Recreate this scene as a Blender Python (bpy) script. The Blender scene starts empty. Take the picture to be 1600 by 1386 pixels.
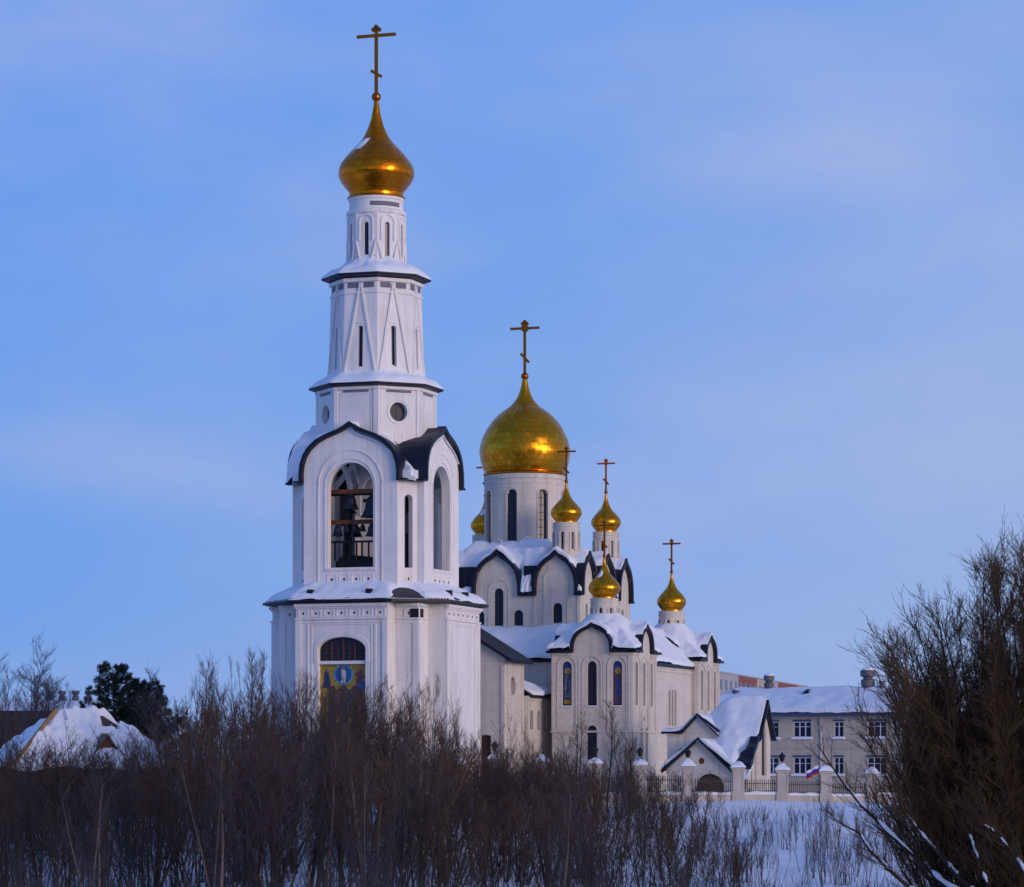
import bpy, math, random
import numpy as np
from mathutils import Vector, Matrix
from mathutils.geometry import tessellate_polygon

# ---------------------------------------------------------------- basics
PI = math.pi
F, HZ = 5000.0, 1200.0            # focal length in photo pixels, horizon row
TH = math.radians(19.0)           # the church stands turned 19 degrees to the viewer
CT, ST = math.cos(TH), math.sin(TH)
R = math.radians
scene = bpy.context.scene
col = scene.collection
rng = random.Random(11)

def at(px, py, Y):
    return Vector(((px - 800) * Y / F, Y, (HZ - py) * Y / F))

def link(o, parent=None):
    col.objects.link(o)
    if parent is not None:
        o.parent = parent
    return o

def tag(o, label=None, cat=None, group=None, kind=None):
    if label: o['label'] = label
    if cat: o['category'] = cat
    if group: o['group'] = group
    if kind: o['kind'] = kind
    return o

def empty(name, loc, rz=0.0):
    o = bpy.data.objects.new(name, None)
    o.empty_display_size = 0.5
    o.location = loc
    o.rotation_euler = (0, 0, rz)
    return link(o)

def hsh(ix, iy, s=0):
    n = (ix * 374761393 + iy * 668265263 + s * 982451653).astype(np.int64)
    n = (n ^ (n >> 13)) * 1274126177
    n = n ^ (n >> 16)
    return (n & 0xffff) / 65535.0

def vnoise(x, y, s=0):
    x = np.asarray(x, float); y = np.asarray(y, float)
    ix = np.floor(x).astype(np.int64); iy = np.floor(y).astype(np.int64)
    fx = x - ix; fy = y - iy
    fx = fx * fx * (3 - 2 * fx); fy = fy * fy * (3 - 2 * fy)
    a = hsh(ix, iy, s); b = hsh(ix + 1, iy, s); c = hsh(ix, iy + 1, s); d = hsh(ix + 1, iy + 1, s)
    return (a * (1 - fx) + b * fx) * (1 - fy) + (c * (1 - fx) + d * fx) * fy

# ---------------------------------------------------------------- materials
def nt(m):
    m.use_nodes = True
    t = m.node_tree
    return t, t.nodes, t.links, t.nodes['Principled BSDF']

def mathn(N, L, op, a, b=None):
    n = N.new('ShaderNodeMath'); n.operation = op
    for i, v in enumerate((a, b)):
        if v is None: continue
        if isinstance(v, (int, float)): n.inputs[i].default_value = v
        else: L.new(v, n.inputs[i])
    return n.outputs[0]

def mix_col(N, L, fac, a, b, mode='MIX'):
    n = N.new('ShaderNodeMix'); n.data_type = 'RGBA'; n.blend_type = mode
    for sock, v in ((n.inputs[0], fac), (n.inputs[6], a), (n.inputs[7], b)):
        if isinstance(v, (int, float)): sock.default_value = v
        elif isinstance(v, tuple): sock.default_value = (*v, 1)
        else: L.new(v, sock)
    return n.outputs[2]

def noise_node(N, L, vec, scale, detail=4, rough=0.55):
    n = N.new('ShaderNodeTexNoise'); n.inputs['Scale'].default_value = scale
    n.inputs['Detail'].default_value = detail; n.inputs['Roughness'].default_value = rough
    if vec is not None: L.new(vec, n.inputs['Vector'])
    return n.outputs['Fac']

def ramp(N, L, fac, a, b):
    n = N.new('ShaderNodeMapRange'); n.inputs['From Min'].default_value = a; n.inputs['From Max'].default_value = b
    L.new(fac, n.inputs['Value'])
    return n.outputs['Result']

def mat(name, c, rough=0.7, metal=0.0, c2=None, scale=2.0, stretch=(1, 1, 1), bump=0.0, bscale=12.0, spec=0.4):
    m = bpy.data.materials.new(name)
    t, N, L, P = nt(m)
    P.inputs['Roughness'].default_value = rough
    P.inputs['Metallic'].default_value = metal
    P.inputs['Specular IOR Level'].default_value = spec
    tc = N.new('ShaderNodeTexCoord')
    mp = N.new('ShaderNodeMapping'); mp.inputs['Scale'].default_value = stretch
    L.new(tc.outputs['Object'], mp.inputs['Vector'])
    if c2 is None: c2 = tuple(x * 0.8 for x in c)
    f = ramp(N, L, noise_node(N, L, mp.outputs[0], scale, 6, 0.6), 0.3, 0.7)
    L.new(mix_col(N, L, f, c, c2), P.inputs['Base Color'])
    if bump:
        b = N.new('ShaderNodeBump'); b.inputs['Strength'].default_value = bump; b.inputs['Distance'].default_value = 0.05
        L.new(noise_node(N, L, tc.outputs['Object'], bscale, 5), b.inputs['Height'])
        L.new(b.outputs[0], P.inputs['Normal'])
    return m

def plaster(name, c, c2, dirt, brick=False):
    """painted masonry: faint cloudy tone, long rain streaks, courses of brick where asked"""
    m = bpy.data.materials.new(name)
    t, N, L, P = nt(m)
    P.inputs['Roughness'].default_value = 0.85; P.inputs['Specular IOR Level'].default_value = 0.25
    tc = N.new('ShaderNodeTexCoord')
    f = ramp(N, L, noise_node(N, L, tc.outputs['Object'], 0.55, 6), 0.32, 0.68)
    base = mix_col(N, L, f, c, c2)
    mp = N.new('ShaderNodeMapping'); mp.inputs['Scale'].default_value = (2.4, 2.4, 0.16)
    L.new(tc.outputs['Object'], mp.inputs['Vector'])
    s = ramp(N, L, noise_node(N, L, mp.outputs[0], 1.0, 5, 0.65), 0.47, 0.8)
    base = mix_col(N, L, mathn(N, L, 'MULTIPLY', s, 0.75), base, dirt)
    bp = N.new('ShaderNodeBump'); bp.inputs['Strength'].default_value = 0.25; bp.inputs['Distance'].default_value = 0.03
    h = noise_node(N, L, tc.outputs['Object'], 7, 5)
    if brick:
        sx = N.new('ShaderNodeSeparateXYZ'); L.new(tc.outputs['Object'], sx.inputs[0])
        cb = N.new('ShaderNodeCombineXYZ')
        L.new(mathn(N, L, 'ADD', sx.outputs[0], sx.outputs[1]), cb.inputs[0]); L.new(sx.outputs[2], cb.inputs[1])
        br = N.new('ShaderNodeTexBrick'); L.new(cb.outputs[0], br.inputs['Vector'])
        br.inputs['Scale'].default_value = 1.0; br.inputs['Brick Width'].default_value = 0.5
        br.inputs['Row Height'].default_value = 0.16; br.inputs['Mortar Size'].default_value = 0.012
        br.inputs['Color1'].default_value = (1, 1, 1, 1); br.inputs['Color2'].default_value = (0.86, 0.86, 0.86, 1)
        br.inputs['Mortar'].default_value = (0.72, 0.72, 0.72, 1)
        base = mix_col(N, L, 0.8, base, br.outputs['Color'], 'MULTIPLY')
    L.new(base, P.inputs['Base Color'])
    L.new(h, bp.inputs['Height']); L.new(bp.outputs[0], P.inputs['Normal'])
    return m

def gold_plates(name, c=(0.74, 0.37, 0.03), tilt=0.12, rough=0.20):
    """gilded sheets: every sheet is set at its own slight tilt, with dark lap seams (plate grid in the UV map)"""
    m = bpy.data.materials.new(name)
    t, N, L, P = nt(m)
    P.inputs['Metallic'].default_value = 1.0
    uv = N.new('ShaderNodeUVMap'); sx = N.new('ShaderNodeSeparateXYZ'); L.new(uv.outputs[0], sx.inputs[0])
    row = mathn(N, L, 'FLOOR', sx.outputs[1])
    u2 = mathn(N, L, 'ADD', sx.outputs[0], mathn(N, L, 'MULTIPLY', mathn(N, L, 'MODULO', row, 2.0), 0.5))
    cl = mathn(N, L, 'FLOOR', u2)
    cb = N.new('ShaderNodeCombineXYZ'); L.new(cl, cb.inputs[0]); L.new(row, cb.inputs[1])
    wn = N.new('ShaderNodeTexWhiteNoise'); wn.noise_dimensions = '3D'; L.new(cb.outputs[0], wn.inputs['Vector'])
    v1 = N.new('ShaderNodeVectorMath'); v1.operation = 'SUBTRACT'; L.new(wn.outputs['Color'], v1.inputs[0]); v1.inputs[1].default_value = (0.5, 0.5, 0.5)
    v2 = N.new('ShaderNodeVectorMath'); v2.operation = 'SCALE'; L.new(v1.outputs[0], v2.inputs[0]); v2.inputs['Scale'].default_value = tilt
    tc = N.new('ShaderNodeTexCoord')
    dn = N.new('ShaderNodeTexNoise'); dn.inputs['Scale'].default_value = 2.2; L.new(tc.outputs['Object'], dn.inputs['Vector'])
    v3 = N.new('ShaderNodeVectorMath'); v3.operation = 'SUBTRACT'; L.new(dn.outputs['Color'], v3.inputs[0]); v3.inputs[1].default_value = (0.5, 0.5, 0.5)
    v4 = N.new('ShaderNodeVectorMath'); v4.operation = 'SCALE'; L.new(v3.outputs[0], v4.inputs[0]); v4.inputs['Scale'].default_value = tilt * 1.3
    g = N.new('ShaderNodeNewGeometry')
    a1 = N.new('ShaderNodeVectorMath'); a1.operation = 'ADD'; L.new(g.outputs['Normal'], a1.inputs[0]); L.new(v2.outputs[0], a1.inputs[1])
    a2 = N.new('ShaderNodeVectorMath'); a2.operation = 'ADD'; L.new(a1.outputs[0], a2.inputs[0]); L.new(v4.outputs[0], a2.inputs[1])
    nn = N.new('ShaderNodeVectorMath'); nn.operation = 'NORMALIZE'; L.new(a2.outputs[0], nn.inputs[0])
    L.new(nn.outputs[0], P.inputs['Normal'])
    fu = mathn(N, L, 'FRACT', u2); fv = mathn(N, L, 'FRACT', sx.outputs[1])
    eu = mathn(N, L, 'MINIMUM', fu, mathn(N, L, 'SUBTRACT', 1.0, fu)); ev = mathn(N, L, 'MINIMUM', fv, mathn(N, L, 'SUBTRACT', 1.0, fv))
    seam = mathn(N, L, 'LESS_THAN', mathn(N, L, 'MINIMUM', eu, ev), 0.045)
    base = mix_col(N, L, wn.outputs['Value'], c, (c[0] * 0.76, c[1] * 0.68, c[2] * 0.6))
    base = mix_col(N, L, mathn(N, L, 'MULTIPLY', seam, 0.5), base, (0.16, 0.085, 0.02))
    L.new(base, P.inputs['Base Color'])
    L.new(ramp(N, L, wn.outputs['Value'], -1.6 , 1.4), P.inputs['Roughness'])
    rr = mathn(N, L, 'ADD', mathn(N, L, 'MULTIPLY', wn.outputs['Value'], 0.12), rough)
    L.new(rr, P.inputs['Roughness'])
    return m

def tesserae(name, c, c2=None, scale=8.0, amt=0.45, rough=0.45):
    """small irregular pieces (mosaic stones or leaded glass), every piece a tone of its own"""
    m = bpy.data.materials.new(name); t, N, L, P = nt(m); P.inputs['Roughness'].default_value = rough
    tc = N.new('ShaderNodeTexCoord'); v = N.new('ShaderNodeTexVoronoi'); v.inputs['Scale'].default_value = scale; L.new(tc.outputs['Object'], v.inputs['Vector'])
    sx = N.new('ShaderNodeSeparateColor'); L.new(v.outputs['Color'], sx.inputs[0])
    b = mix_col(N, L, sx.outputs[0], c, c2 or tuple(x * (1 - amt) for x in c))
    v2 = N.new('ShaderNodeTexVoronoi'); v2.feature = 'DISTANCE_TO_EDGE'; v2.inputs['Scale'].default_value = scale; L.new(tc.outputs['Object'], v2.inputs['Vector'])
    L.new(mix_col(N, L, mathn(N, L, 'LESS_THAN', v2.outputs['Distance'], 0.05), b, tuple(x * .3 for x in c)), P.inputs['Base Color'])
    return m

def twigmat(name, dark, light, scale=0.8):
    """bark whose tone differs from plant to plant"""
    m = bpy.data.materials.new(name); t, N, L, P = nt(m); P.inputs['Roughness'].default_value = 0.9; P.inputs['Specular IOR Level'].default_value = 0.15
    oi = N.new('ShaderNodeObjectInfo'); tc = N.new('ShaderNodeTexCoord')
    f = ramp(N, L, noise_node(N, L, tc.outputs['Object'], scale, 3), .3, .7)
    k = mathn(N, L, 'ADD', mathn(N, L, 'MULTIPLY', oi.outputs['Random'], .72), mathn(N, L, 'MULTIPLY', f, .28))
    tone = mix_col(N, L, k, dark, light)
    h2 = mathn(N, L, 'FRACT', mathn(N, L, 'MULTIPLY', oi.outputs['Random'], 7.31))
    tone = mix_col(N, L, mathn(N, L, 'MULTIPLY', mathn(N, L, 'GREATER_THAN', h2, .62), .7), tone, (0.082, 0.072, 0.082))
    tone = mix_col(N, L, mathn(N, L, 'MULTIPLY', mathn(N, L, 'LESS_THAN', h2, .22), .6), tone, (0.135, 0.060, 0.034))
    L.new(tone, P.inputs['Base Color'])
    return m

M = {}
M['white'] = plaster('white_plaster', (0.86, 0.82, 0.80), (0.78, 0.74, 0.72), (0.56, 0.52, 0.49))
M['cream'] = plaster('cream_brick', (0.74, 0.665, 0.575), (0.66, 0.59, 0.51), (0.44, 0.38, 0.32), brick=True)
M['greywall'] = plaster('grey_beige_tile', (0.62, 0.51, 0.40), (0.54, 0.445, 0.35), (0.38, 0.32, 0.26), brick=True)
M['stone'] = plaster('pillar_stone', (0.54, 0.48, 0.42), (0.44, 0.39, 0.34), (0.35, 0.31, 0.28))
M['gold'] = gold_plates('gilded_plates', (0.88, 0.36, 0.018))
M['gold_tower'] = gold_plates('gilded_plates_orange', (0.84, 0.245, 0.010), tilt=0.07)
M['goldsmooth'] = mat('gilded_bar', (0.50, 0.155, 0.014), 0.36, 1.0, c2=(0.32, 0.095, 0.01), scale=3)
M['roof'] = mat('dark_navy_metal', (0.006, 0.008, 0.02), 0.45, 0.0, c2=(0.012, 0.015, 0.033), scale=1.3, bump=0.15, bscale=5, spec=0.28)
M['snow'] = mat('snow', (0.86, 0.88, 0.92), 0.75, 0, c2=(0.80, 0.82, 0.87), scale=1.2, bump=0.5, bscale=2.2, spec=0.3)
M['glass'] = mat('dark_glass', (0.010, 0.016, 0.036), 0.16, 0, c2=(0.016, 0.024, 0.06), scale=2.5, spec=0.3)
M['iron'] = mat('black_iron', (0.012, 0.012, 0.015), 0.5, 0.2)
M['vent'] = mat('shadow_slot_grey', (0.13, 0.13, 0.16), 0.8, c2=(0.2, 0.2, 0.24))  # grey plates paint in the shade of recessed slots
M['wood'] = mat('orange_brown_timber', (0.27, 0.085, 0.02), 0.6, c2=(0.06, 0.022, 0.012), scale=1.6, stretch=(1, .4, .4))
M['bronze'] = mat('dark_bronze', (0.035, 0.035, 0.05), 0.4, 0.7)
M['door'] = mat('dark_brown_door', (0.045, 0.022, 0.014), 0.6, c2=(0.03, 0.014, 0.01), stretch=(6, 6, 0.6))
M['frame'] = mat('dark_window_bars', (0.02, 0.022, 0.04), 0.5)
M['woodframe'] = mat('brown_window_bars', (0.13, 0.05, 0.03), 0.6)
M['whiteframe'] = mat('white_window_bars', (0.72, 0.72, 0.75), 0.5)
M['bark'] = mat('brown_bark', (0.055, 0.040, 0.032), 0.9, c2=(0.03, 0.022, 0.019), scale=3, spec=0.15)
M['twig'] = twigmat('brown_twigs', (0.026, 0.020, 0.020), (0.128, 0.085, 0.060))
M['willow'] = mat('willow_twigs', (0.19, 0.105, 0.048), 0.9, c2=(0.09, 0.05, 0.026), scale=0.7, spec=0.15)
M['birch'] = mat('pale_birch_bark', (0.20, 0.155, 0.125), 0.9, c2=(0.16, 0.12, 0.10), scale=3, stretch=(1, 1, 3), spec=0.2)
M['frost'] = mat('frosted_twigs', (0.20, 0.17, 0.19), 0.9, c2=(0.13, 0.11, 0.13), scale=1, spec=0.2)
M['needle'] = mat('pine_needles', (0.016, 0.032, 0.022), 0.85, c2=(0.028, 0.045, 0.032), scale=1.5, spec=0.2)
M['brownroof'] = mat('brown_metal_roof', (0.05, 0.025, 0.024), 0.5, c2=(0.075, 0.035, 0.03))
M['redwood'] = mat('red_brown_boards', (0.17, 0.045, 0.03), 0.7, c2=(0.1, 0.03, 0.022))
M['ochre'] = mat('ochre_boards', (0.36, 0.2, 0.05), 0.7, c2=(0.22, 0.12, 0.04))
M['ventmetal'] = mat('weathered_vent_metal', (0.16, 0.15, 0.17), 0.6, 0.2, c2=(0.09, 0.085, 0.1))
M['p_grey'] = mat('pale_grey_panels', (0.42, 0.40, 0.42), 0.8)
M['p_red'] = mat('red_brown_panels', (0.26, 0.085, 0.065), 0.8)
M['p_cream'] = mat('cream_panels', (0.52, 0.42, 0.30), 0.8)
M['gutter'] = mat('blue_grey_fascia', (0.05, 0.085, 0.17), 0.5)
for nm, c in (('m_yellow', (0.52, 0.34, 0.045)), ('m_blue', (0.025, 0.13, 0.46)), ('m_cyan', (0.12, 0.42, 0.68)), ('m_navy', (0.03, 0.06, 0.16)),
              ('m_white', (0.72, 0.72, 0.76)), ('m_red', (0.30, 0.07, 0.08)), ('m_brown', (0.13, 0.07, 0.05)), ('m_skin', (0.35, 0.24, 0.19)),
              ('f_white', (0.75, 0.75, 0.78)), ('f_blue', (0.02, 0.05, 0.42)), ('f_red', (0.5, 0.015, 0.02)), ('s_blue', (0.02, 0.05, 0.36))):
    M[nm] = tesserae('tint_' + nm, c, scale=6.5, amt=.32) if nm[0] in 'ms' else mat('cloth_' + nm, c, 0.8)
M['stained'] = tesserae('leaded_glass', (0.02, 0.05, 0.30), (0.20, 0.035, 0.03), scale=5.5, rough=.25)
M['stained_pale'] = tesserae('leaded_pale_glass', (0.30, 0.32, 0.42), (0.05, 0.07, 0.16), scale=5.5, rough=.25)

# ---------------------------------------------------------------- mesh builder
class Fr:
    """a plane frame: s along the face, h up, d outwards"""
    def __init__(s, o, ex, ey):
        s.o = Vector(o); s.ex = Vector(ex); s.ey = Vector(ey); s.n = s.ex.cross(s.ey).normalized()
    def p(s, a, h, d=0.0):
        return s.o + s.ex * a + s.ey * h + s.n * d

def face(phi, dist, z0=0.0, c=(0, 0), tilt=0.0):
    """frame of the wall whose outward normal is turned phi (degrees) from the front"""
    a = R(phi); n = Vector((math.sin(a), -math.cos(a), 0)); ex = Vector((math.cos(a), math.sin(a), 0))
    return Fr(Vector((c[0], c[1], z0)) + n * dist, ex, Vector((0, 0, 1)) + n * tilt)

class MB:
    def __init__(s): s.v = []; s.f = []; s.m = []; s.uv = None
    def add(s, vs, fs, m=0):
        b = len(s.v); s.v += [tuple(x) for x in vs]
        s.f += [tuple(i + b for i in f) for f in fs]; s.m += [m] * len(fs)
    def box(s, x0, x1, y0, y1, z0, z1, m=0):
        s.add([(x0, y0, z0), (x1, y0, z0), (x1, y1, z0), (x0, y1, z0), (x0, y0, z1), (x1, y0, z1), (x1, y1, z1), (x0, y1, z1)],
              [(0, 3, 2, 1), (4, 5, 6, 7), (0, 1, 5, 4), (1, 2, 6, 5), (2, 3, 7, 6), (3, 0, 4, 7)], m)
    def fbox(s, fr, s0, s1, h0, h1, d0, d1, m=0):
        vs = [fr.p(a, h, d) for d in (d0, d1) for (a, h) in ((s0, h0), (s1, h0), (s1, h1), (s0, h1))]
        s.add(vs, [(3, 2, 1, 0), (4, 5, 6, 7), (0, 1, 5, 4), (1, 2, 6, 5), (2, 3, 7, 6), (3, 0, 4, 7)], m)
    def bar(s, fr, a, b, w, d0, d1, m=0):
        dx, dy = b[0] - a[0], b[1] - a[1]; l = math.hypot(dx, dy) or 1; px, py = -dy / l * w / 2, dx / l * w / 2
        q = [(a[0] - px, a[1] - py), (b[0] - px, b[1] - py), (b[0] + px, b[1] + py), (a[0] + px, a[1] + py)]
        vs = [fr.p(x, y, d) for d in (d0, d1) for (x, y) in q]
        s.add(vs, [(3, 2, 1, 0), (4, 5, 6, 7), (0, 1, 5, 4), (1, 2, 6, 5), (2, 3, 7, 6), (3, 0, 4, 7)], m)
    def wall(s, fr, outer, holes=(), thick=0.5, m=0, d=0.0):
        loops = [list(outer)] + [list(h) for h in holes]
        flat = [p for l in loops for p in l]
        tris = tessellate_polygon([[Vector((x, y, 0)) for x, y in l] for l in loops])
        n = len(flat)
        vs = [fr.p(x, y, d) for x, y in flat] + [fr.p(x, y, d - thick) for x, y in flat]
        fs = []
        for t in tris:
            (x0, y0), (x1, y1), (x2, y2) = flat[t[0]], flat[t[1]], flat[t[2]]
            if (x1 - x0) * (y2 - y0) - (x2 - x0) * (y1 - y0) < 0: t = (t[0], t[2], t[1])
            fs.append(tuple(t)); fs.append((t[2] + n, t[1] + n, t[0] + n))
        b = 0
        for li, l in enumerate(loops):
            k = len(l)
            area = sum(l[i][0] * l[(i + 1) % k][1] - l[(i + 1) % k][0] * l[i][1] for i in range(k))
            flip = (area > 0) != (li == 0)
            for i in range(k):
                j = (i + 1) % k
                q = (b + i, b + i + n, b + j + n, b + j)
                fs.append(q[::-1] if flip else q)
            b += k
        s.add(vs, fs, m)
    def band(s, fr, outer, inner, d0, d1, m=0, closed=False):
        """strip between two matching curves, as a solid from d0 to d1"""
        n = len(outer)
        vs = [fr.p(*p, d1) for p in outer] + [fr.p(*p, d1) for p in inner] + [fr.p(*p, d0) for p in outer] + [fr.p(*p, d0) for p in inner]
        fs = []
        for i in range(n if closed else n - 1):
            j = (i + 1) % n
            fs += [(i, j, n + j, n + i), (2 * n + i, 3 * n + i, 3 * n + j, 2 * n + j), (i, 2 * n + i, 2 * n + j, j), (n + i, n + j, 3 * n + j, 3 * n + i)]
        if not closed:
            fs += [(0, n, 3 * n, 2 * n), (n - 1, 3 * n - 1, 4 * n - 1, 2 * n - 1)]
        s.add(vs, fs, m)
    def lathe(s, prof, n=32, rot=0.0, c=(0, 0), m=0, rfun=None, cap=True, uvn=None):
        base = len(s.v); vs = []
        for (r, z) in prof:
            for i in range(n):
                a = rot + 2 * PI * i / n
                vs.append((c[0] + r * math.sin(a), c[1] - r * math.cos(a), z))
        fs = []
        for k in range(len(prof) - 1):
            for i in range(n):
                j = (i + 1) % n
                fs.append((k * n + i, k * n + j, (k + 1) * n + j, (k + 1) * n + i))
        if cap:
            fs.append(tuple(range(n))[::-1]); fs.append(tuple((len(prof) - 1) * n + i for i in range(n)))
        if uvn:
            if s.uv is None: s.uv = {}
            rm = max(p[0] for p in prof); unit = 2 * PI * rm / uvn * 0.8; L = [0]
            for k in range(1, len(prof)): L.append(L[-1] + math.hypot(prof[k][0] - prof[k - 1][0], prof[k][1] - prof[k - 1][1]) / unit)
            q = 0
            for k in range(len(prof) - 1):
                for i in range(n):
                    s.uv[len(s.f) + q] = [(i / n * uvn, L[k]), ((i + 1) / n * uvn, L[k]), ((i + 1) / n * uvn, L[k + 1]), (i / n * uvn, L[k + 1])]; q += 1
        s.add(vs, fs, m)
    def poly_prism(s, pts, z0, z1, m=0):
        n = len(pts)
        vs = [(x, y, z0) for x, y in pts] + [(x, y, z1) for x, y in pts]
        fs = [tuple(range(n))[::-1], tuple(range(n, 2 * n))] + [(i, (i + 1) % n, n + (i + 1) % n, n + i) for i in range(n)]
        s.add(vs, fs, m)
    def hfield(s, fn, x0, x1, y0, y1, step, mask=None, m=0, skirt=0.3):
        nx = max(2, int(round((x1 - x0) / step)) + 1); ny = max(2, int(round((y1 - y0) / step)) + 1)
        X, Y = np.meshgrid(np.linspace(x0, x1, nx), np.linspace(y0, y1, ny), indexing='ij')
        Z = fn(X, Y); K = np.ones_like(Z, bool) if mask is None else mask(X, Y)
        idx = np.arange(nx * ny).reshape(nx, ny)
        cell = K[:-1, :-1] & K[1:, :-1] & K[:-1, 1:] & K[1:, 1:]
        vs = list(zip(X.ravel(), Y.ravel(), Z.ravel())); fs = []; edges = {}
        for i, j in zip(*np.nonzero(cell)):
            q = (int(idx[i, j]), int(idx[i + 1, j]), int(idx[i + 1, j + 1]), int(idx[i, j + 1])); fs.append(q)
            if skirt:
                for a in range(4):
                    e = (q[a], q[(a + 1) % 4])
                    if (e[1], e[0]) in edges: del edges[(e[1], e[0])]
                    else: edges[e] = 1
        if skirt:
            low = {}
            for a, b in edges:
                for k in (a, b):
                    if k not in low: low[k] = len(vs); vs.append((vs[k][0], vs[k][1], vs[k][2] - skirt))
                fs.append((b, a, low[a], low[b]))
        used = sorted({i for f in fs for i in f}); mp = {k: i for i, k in enumerate(used)}
        s.add([vs[k] for k in used], [tuple(mp[i] for i in f) for f in fs], m)
    def tube(s, pts, rad, n=6, m=0):
        pts = [Vector(p) for p in pts]; vs = []; k = len(pts)
        for i, p in enumerate(pts):
            d = (pts[min(i + 1, k - 1)] - pts[max(i - 1, 0)]).normalized()
            u = d.cross(Vector((0.3, 0.9, 0.2))).normalized(); w = d.cross(u)
            r = rad[i] if hasattr(rad, '__len__') else rad
            vs += [p + (u * math.cos(2 * PI * q / n) + w * math.sin(2 * PI * q / n)) * r for q in range(n)]
        fs = [(i * n + q, i * n + (q + 1) % n, (i + 1) * n + (q + 1) % n, (i + 1) * n + q) for i in range(k - 1) for q in range(n)]
        fs += [tuple(range(n))[::-1], tuple((k - 1) * n + q for q in range(n))]
        s.add(vs, fs, m)
    def build(s, name, mats, parent=None, smooth=None):
        me = bpy.data.meshes.new(name)
        me.from_pydata(s.v, [], s.f)
        for mm in (mats if isinstance(mats, (list, tuple)) else [mats]): me.materials.append(M[mm])
        if any(s.m): me.polygons.foreach_set('material_index', s.m)
        if s.uv:
            ul = me.uv_layers.new(name='UVMap')
            for p in me.polygons:
                if p.index in s.uv:
                    for li, c in zip(p.loop_indices, s.uv[p.index]): ul.data[li].uv = c
        me.validate(); me.update()
        if smooth is not None:
            me.shade_smooth(); me.set_sharp_from_angle(angle=R(smooth))
        return link(bpy.data.objects.new(name, me), parent)

def islands(mb, name, mats, parent=None, smooth=None):
    """link every separate piece of a builder as an object of its own"""
    par = list(range(len(mb.v)))
    def find(i):
        while par[i] != i: par[i] = par[par[i]]; i = par[i]
        return i
    for f in mb.f:
        r = find(f[0])
        for q in f[1:]: par[find(q)] = r
    parts = {}
    for f, mi in zip(mb.f, mb.m): parts.setdefault(find(f[0]), []).append((f, mi))
    out = []
    for fs in parts.values():
        used = sorted({i for f, _ in fs for i in f}); mp = {k: i for i, k in enumerate(used)}; q = MB()
        q.v = [mb.v[k] for k in used]; q.f = [tuple(mp[i] for i in f) for f, _ in fs]; q.m = [mi for _, mi in fs]
        out.append(q.build(name, mats, parent, smooth))
    return out

KX = [1.0, 1.0, 0.98, 0.925, 0.83, 0.68, 0.50, 0.345, 0.22, 0.125, 0.055, 0.0]
KZ = [0.0, 0.14, 0.30, 0.45, 0.58, 0.70, 0.785, 0.838, 0.88, 0.925, 0.968, 1.0]
def kok(c, w, zb, H):
    """ogee gable curve from its right foot over the tip to its left foot"""
    r = [(c + w * x, zb + H * z) for x, z in zip(KX, KZ)]
    return r + [(c - w * x, zb + H * z) for x, z in list(zip(KX, KZ))[-2::-1]]
def kokz(x):
    return np.interp(np.abs(x), KX[::-1], KZ[::-1], right=-9)
def arch(c, w, z0, z1, n=12, rise=None):
    rise = w if rise is None else rise
    return [(c - w, z0), (c + w, z0)] + [(c + w * math.cos(PI * i / n), z1 - rise + rise * math.sin(PI * i / n)) for i in range(n + 1)]
def archcurve(c, w, z0, z1, n=12, rise=None):
    rise = w if rise is None else rise
    return [(c + w, z0)] + [(c + w * math.cos(PI * i / n), z1 - rise + rise * math.sin(PI * i / n)) for i in range(n + 1)] + [(c - w, z0)]
def rim(mb, fr, c, w, zb, H, t=0.14, d0=-0.1, d1=0.4, m=0, foot=0.0):
    mb.band(fr, kok(c, w + t, zb - foot, H + t * 1.3 + foot), kok(c, w - 0.02, zb - foot, H - 0.02 + foot), d0, d1, m)
def circ(c, z, r, n=20): return [(c + r * math.cos(2 * PI * i / n), z + r * math.sin(2 * PI * i / n)) for i in range(n)]
def slope_of(fn, X, Y, e=0.15):
    return np.hypot(fn(X + e, Y) - fn(X - e, Y), fn(X, Y + e) - fn(X, Y - e)) / (2 * e)
def snow_on(fn, T=0.3, lim=1.25, seed=3, bare=0.0, sc=0.45):
    def g(X, Y):
        sl = slope_of(fn, X, Y)
        k = np.clip((lim - sl) / 0.6, 0, 1)
        n = vnoise(X * sc + 31, Y * sc + 17, seed) * 0.65 + vnoise(X * sc * 3, Y * sc * 3, seed + 1) * 0.35
        return fn(X, Y) + T * k * (0.45 + 0.9 * n) - 0.07 - bare * (n < 0.38) * 0.4
    return g

def window(parent, fr, c, w, z0, z1, d=-0.3, bars=2, fm='frame', rise=None, glass='glass', name='window'):
    a = MB(); a.wall(fr, arch(c, w, z0, z1, rise=rise), (), 0.05, d=d)
    o = a.build(name, glass, parent)
    b = MB()
    t = 0.06
    b.band(fr, archcurve(c, w, z0, z1, rise=rise), archcurve(c, w - t, z0, z1 - t, rise=None if rise is None else rise - t), d, d + 0.06)
    b.fbox(fr, c - 0.025, c + 0.025, z0, z1 - 0.03, d, d + 0.05)
    for k in range(1, bars + 1):
        h = z0 + (z1 - w - z0) * k / (bars + 0.4); b.fbox(fr, c - w + t, c + w - t, h - 0.03, h + 0.03, d + 0.001, d + 0.045)
    b.build('frame', fm, o)
    return o

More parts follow.
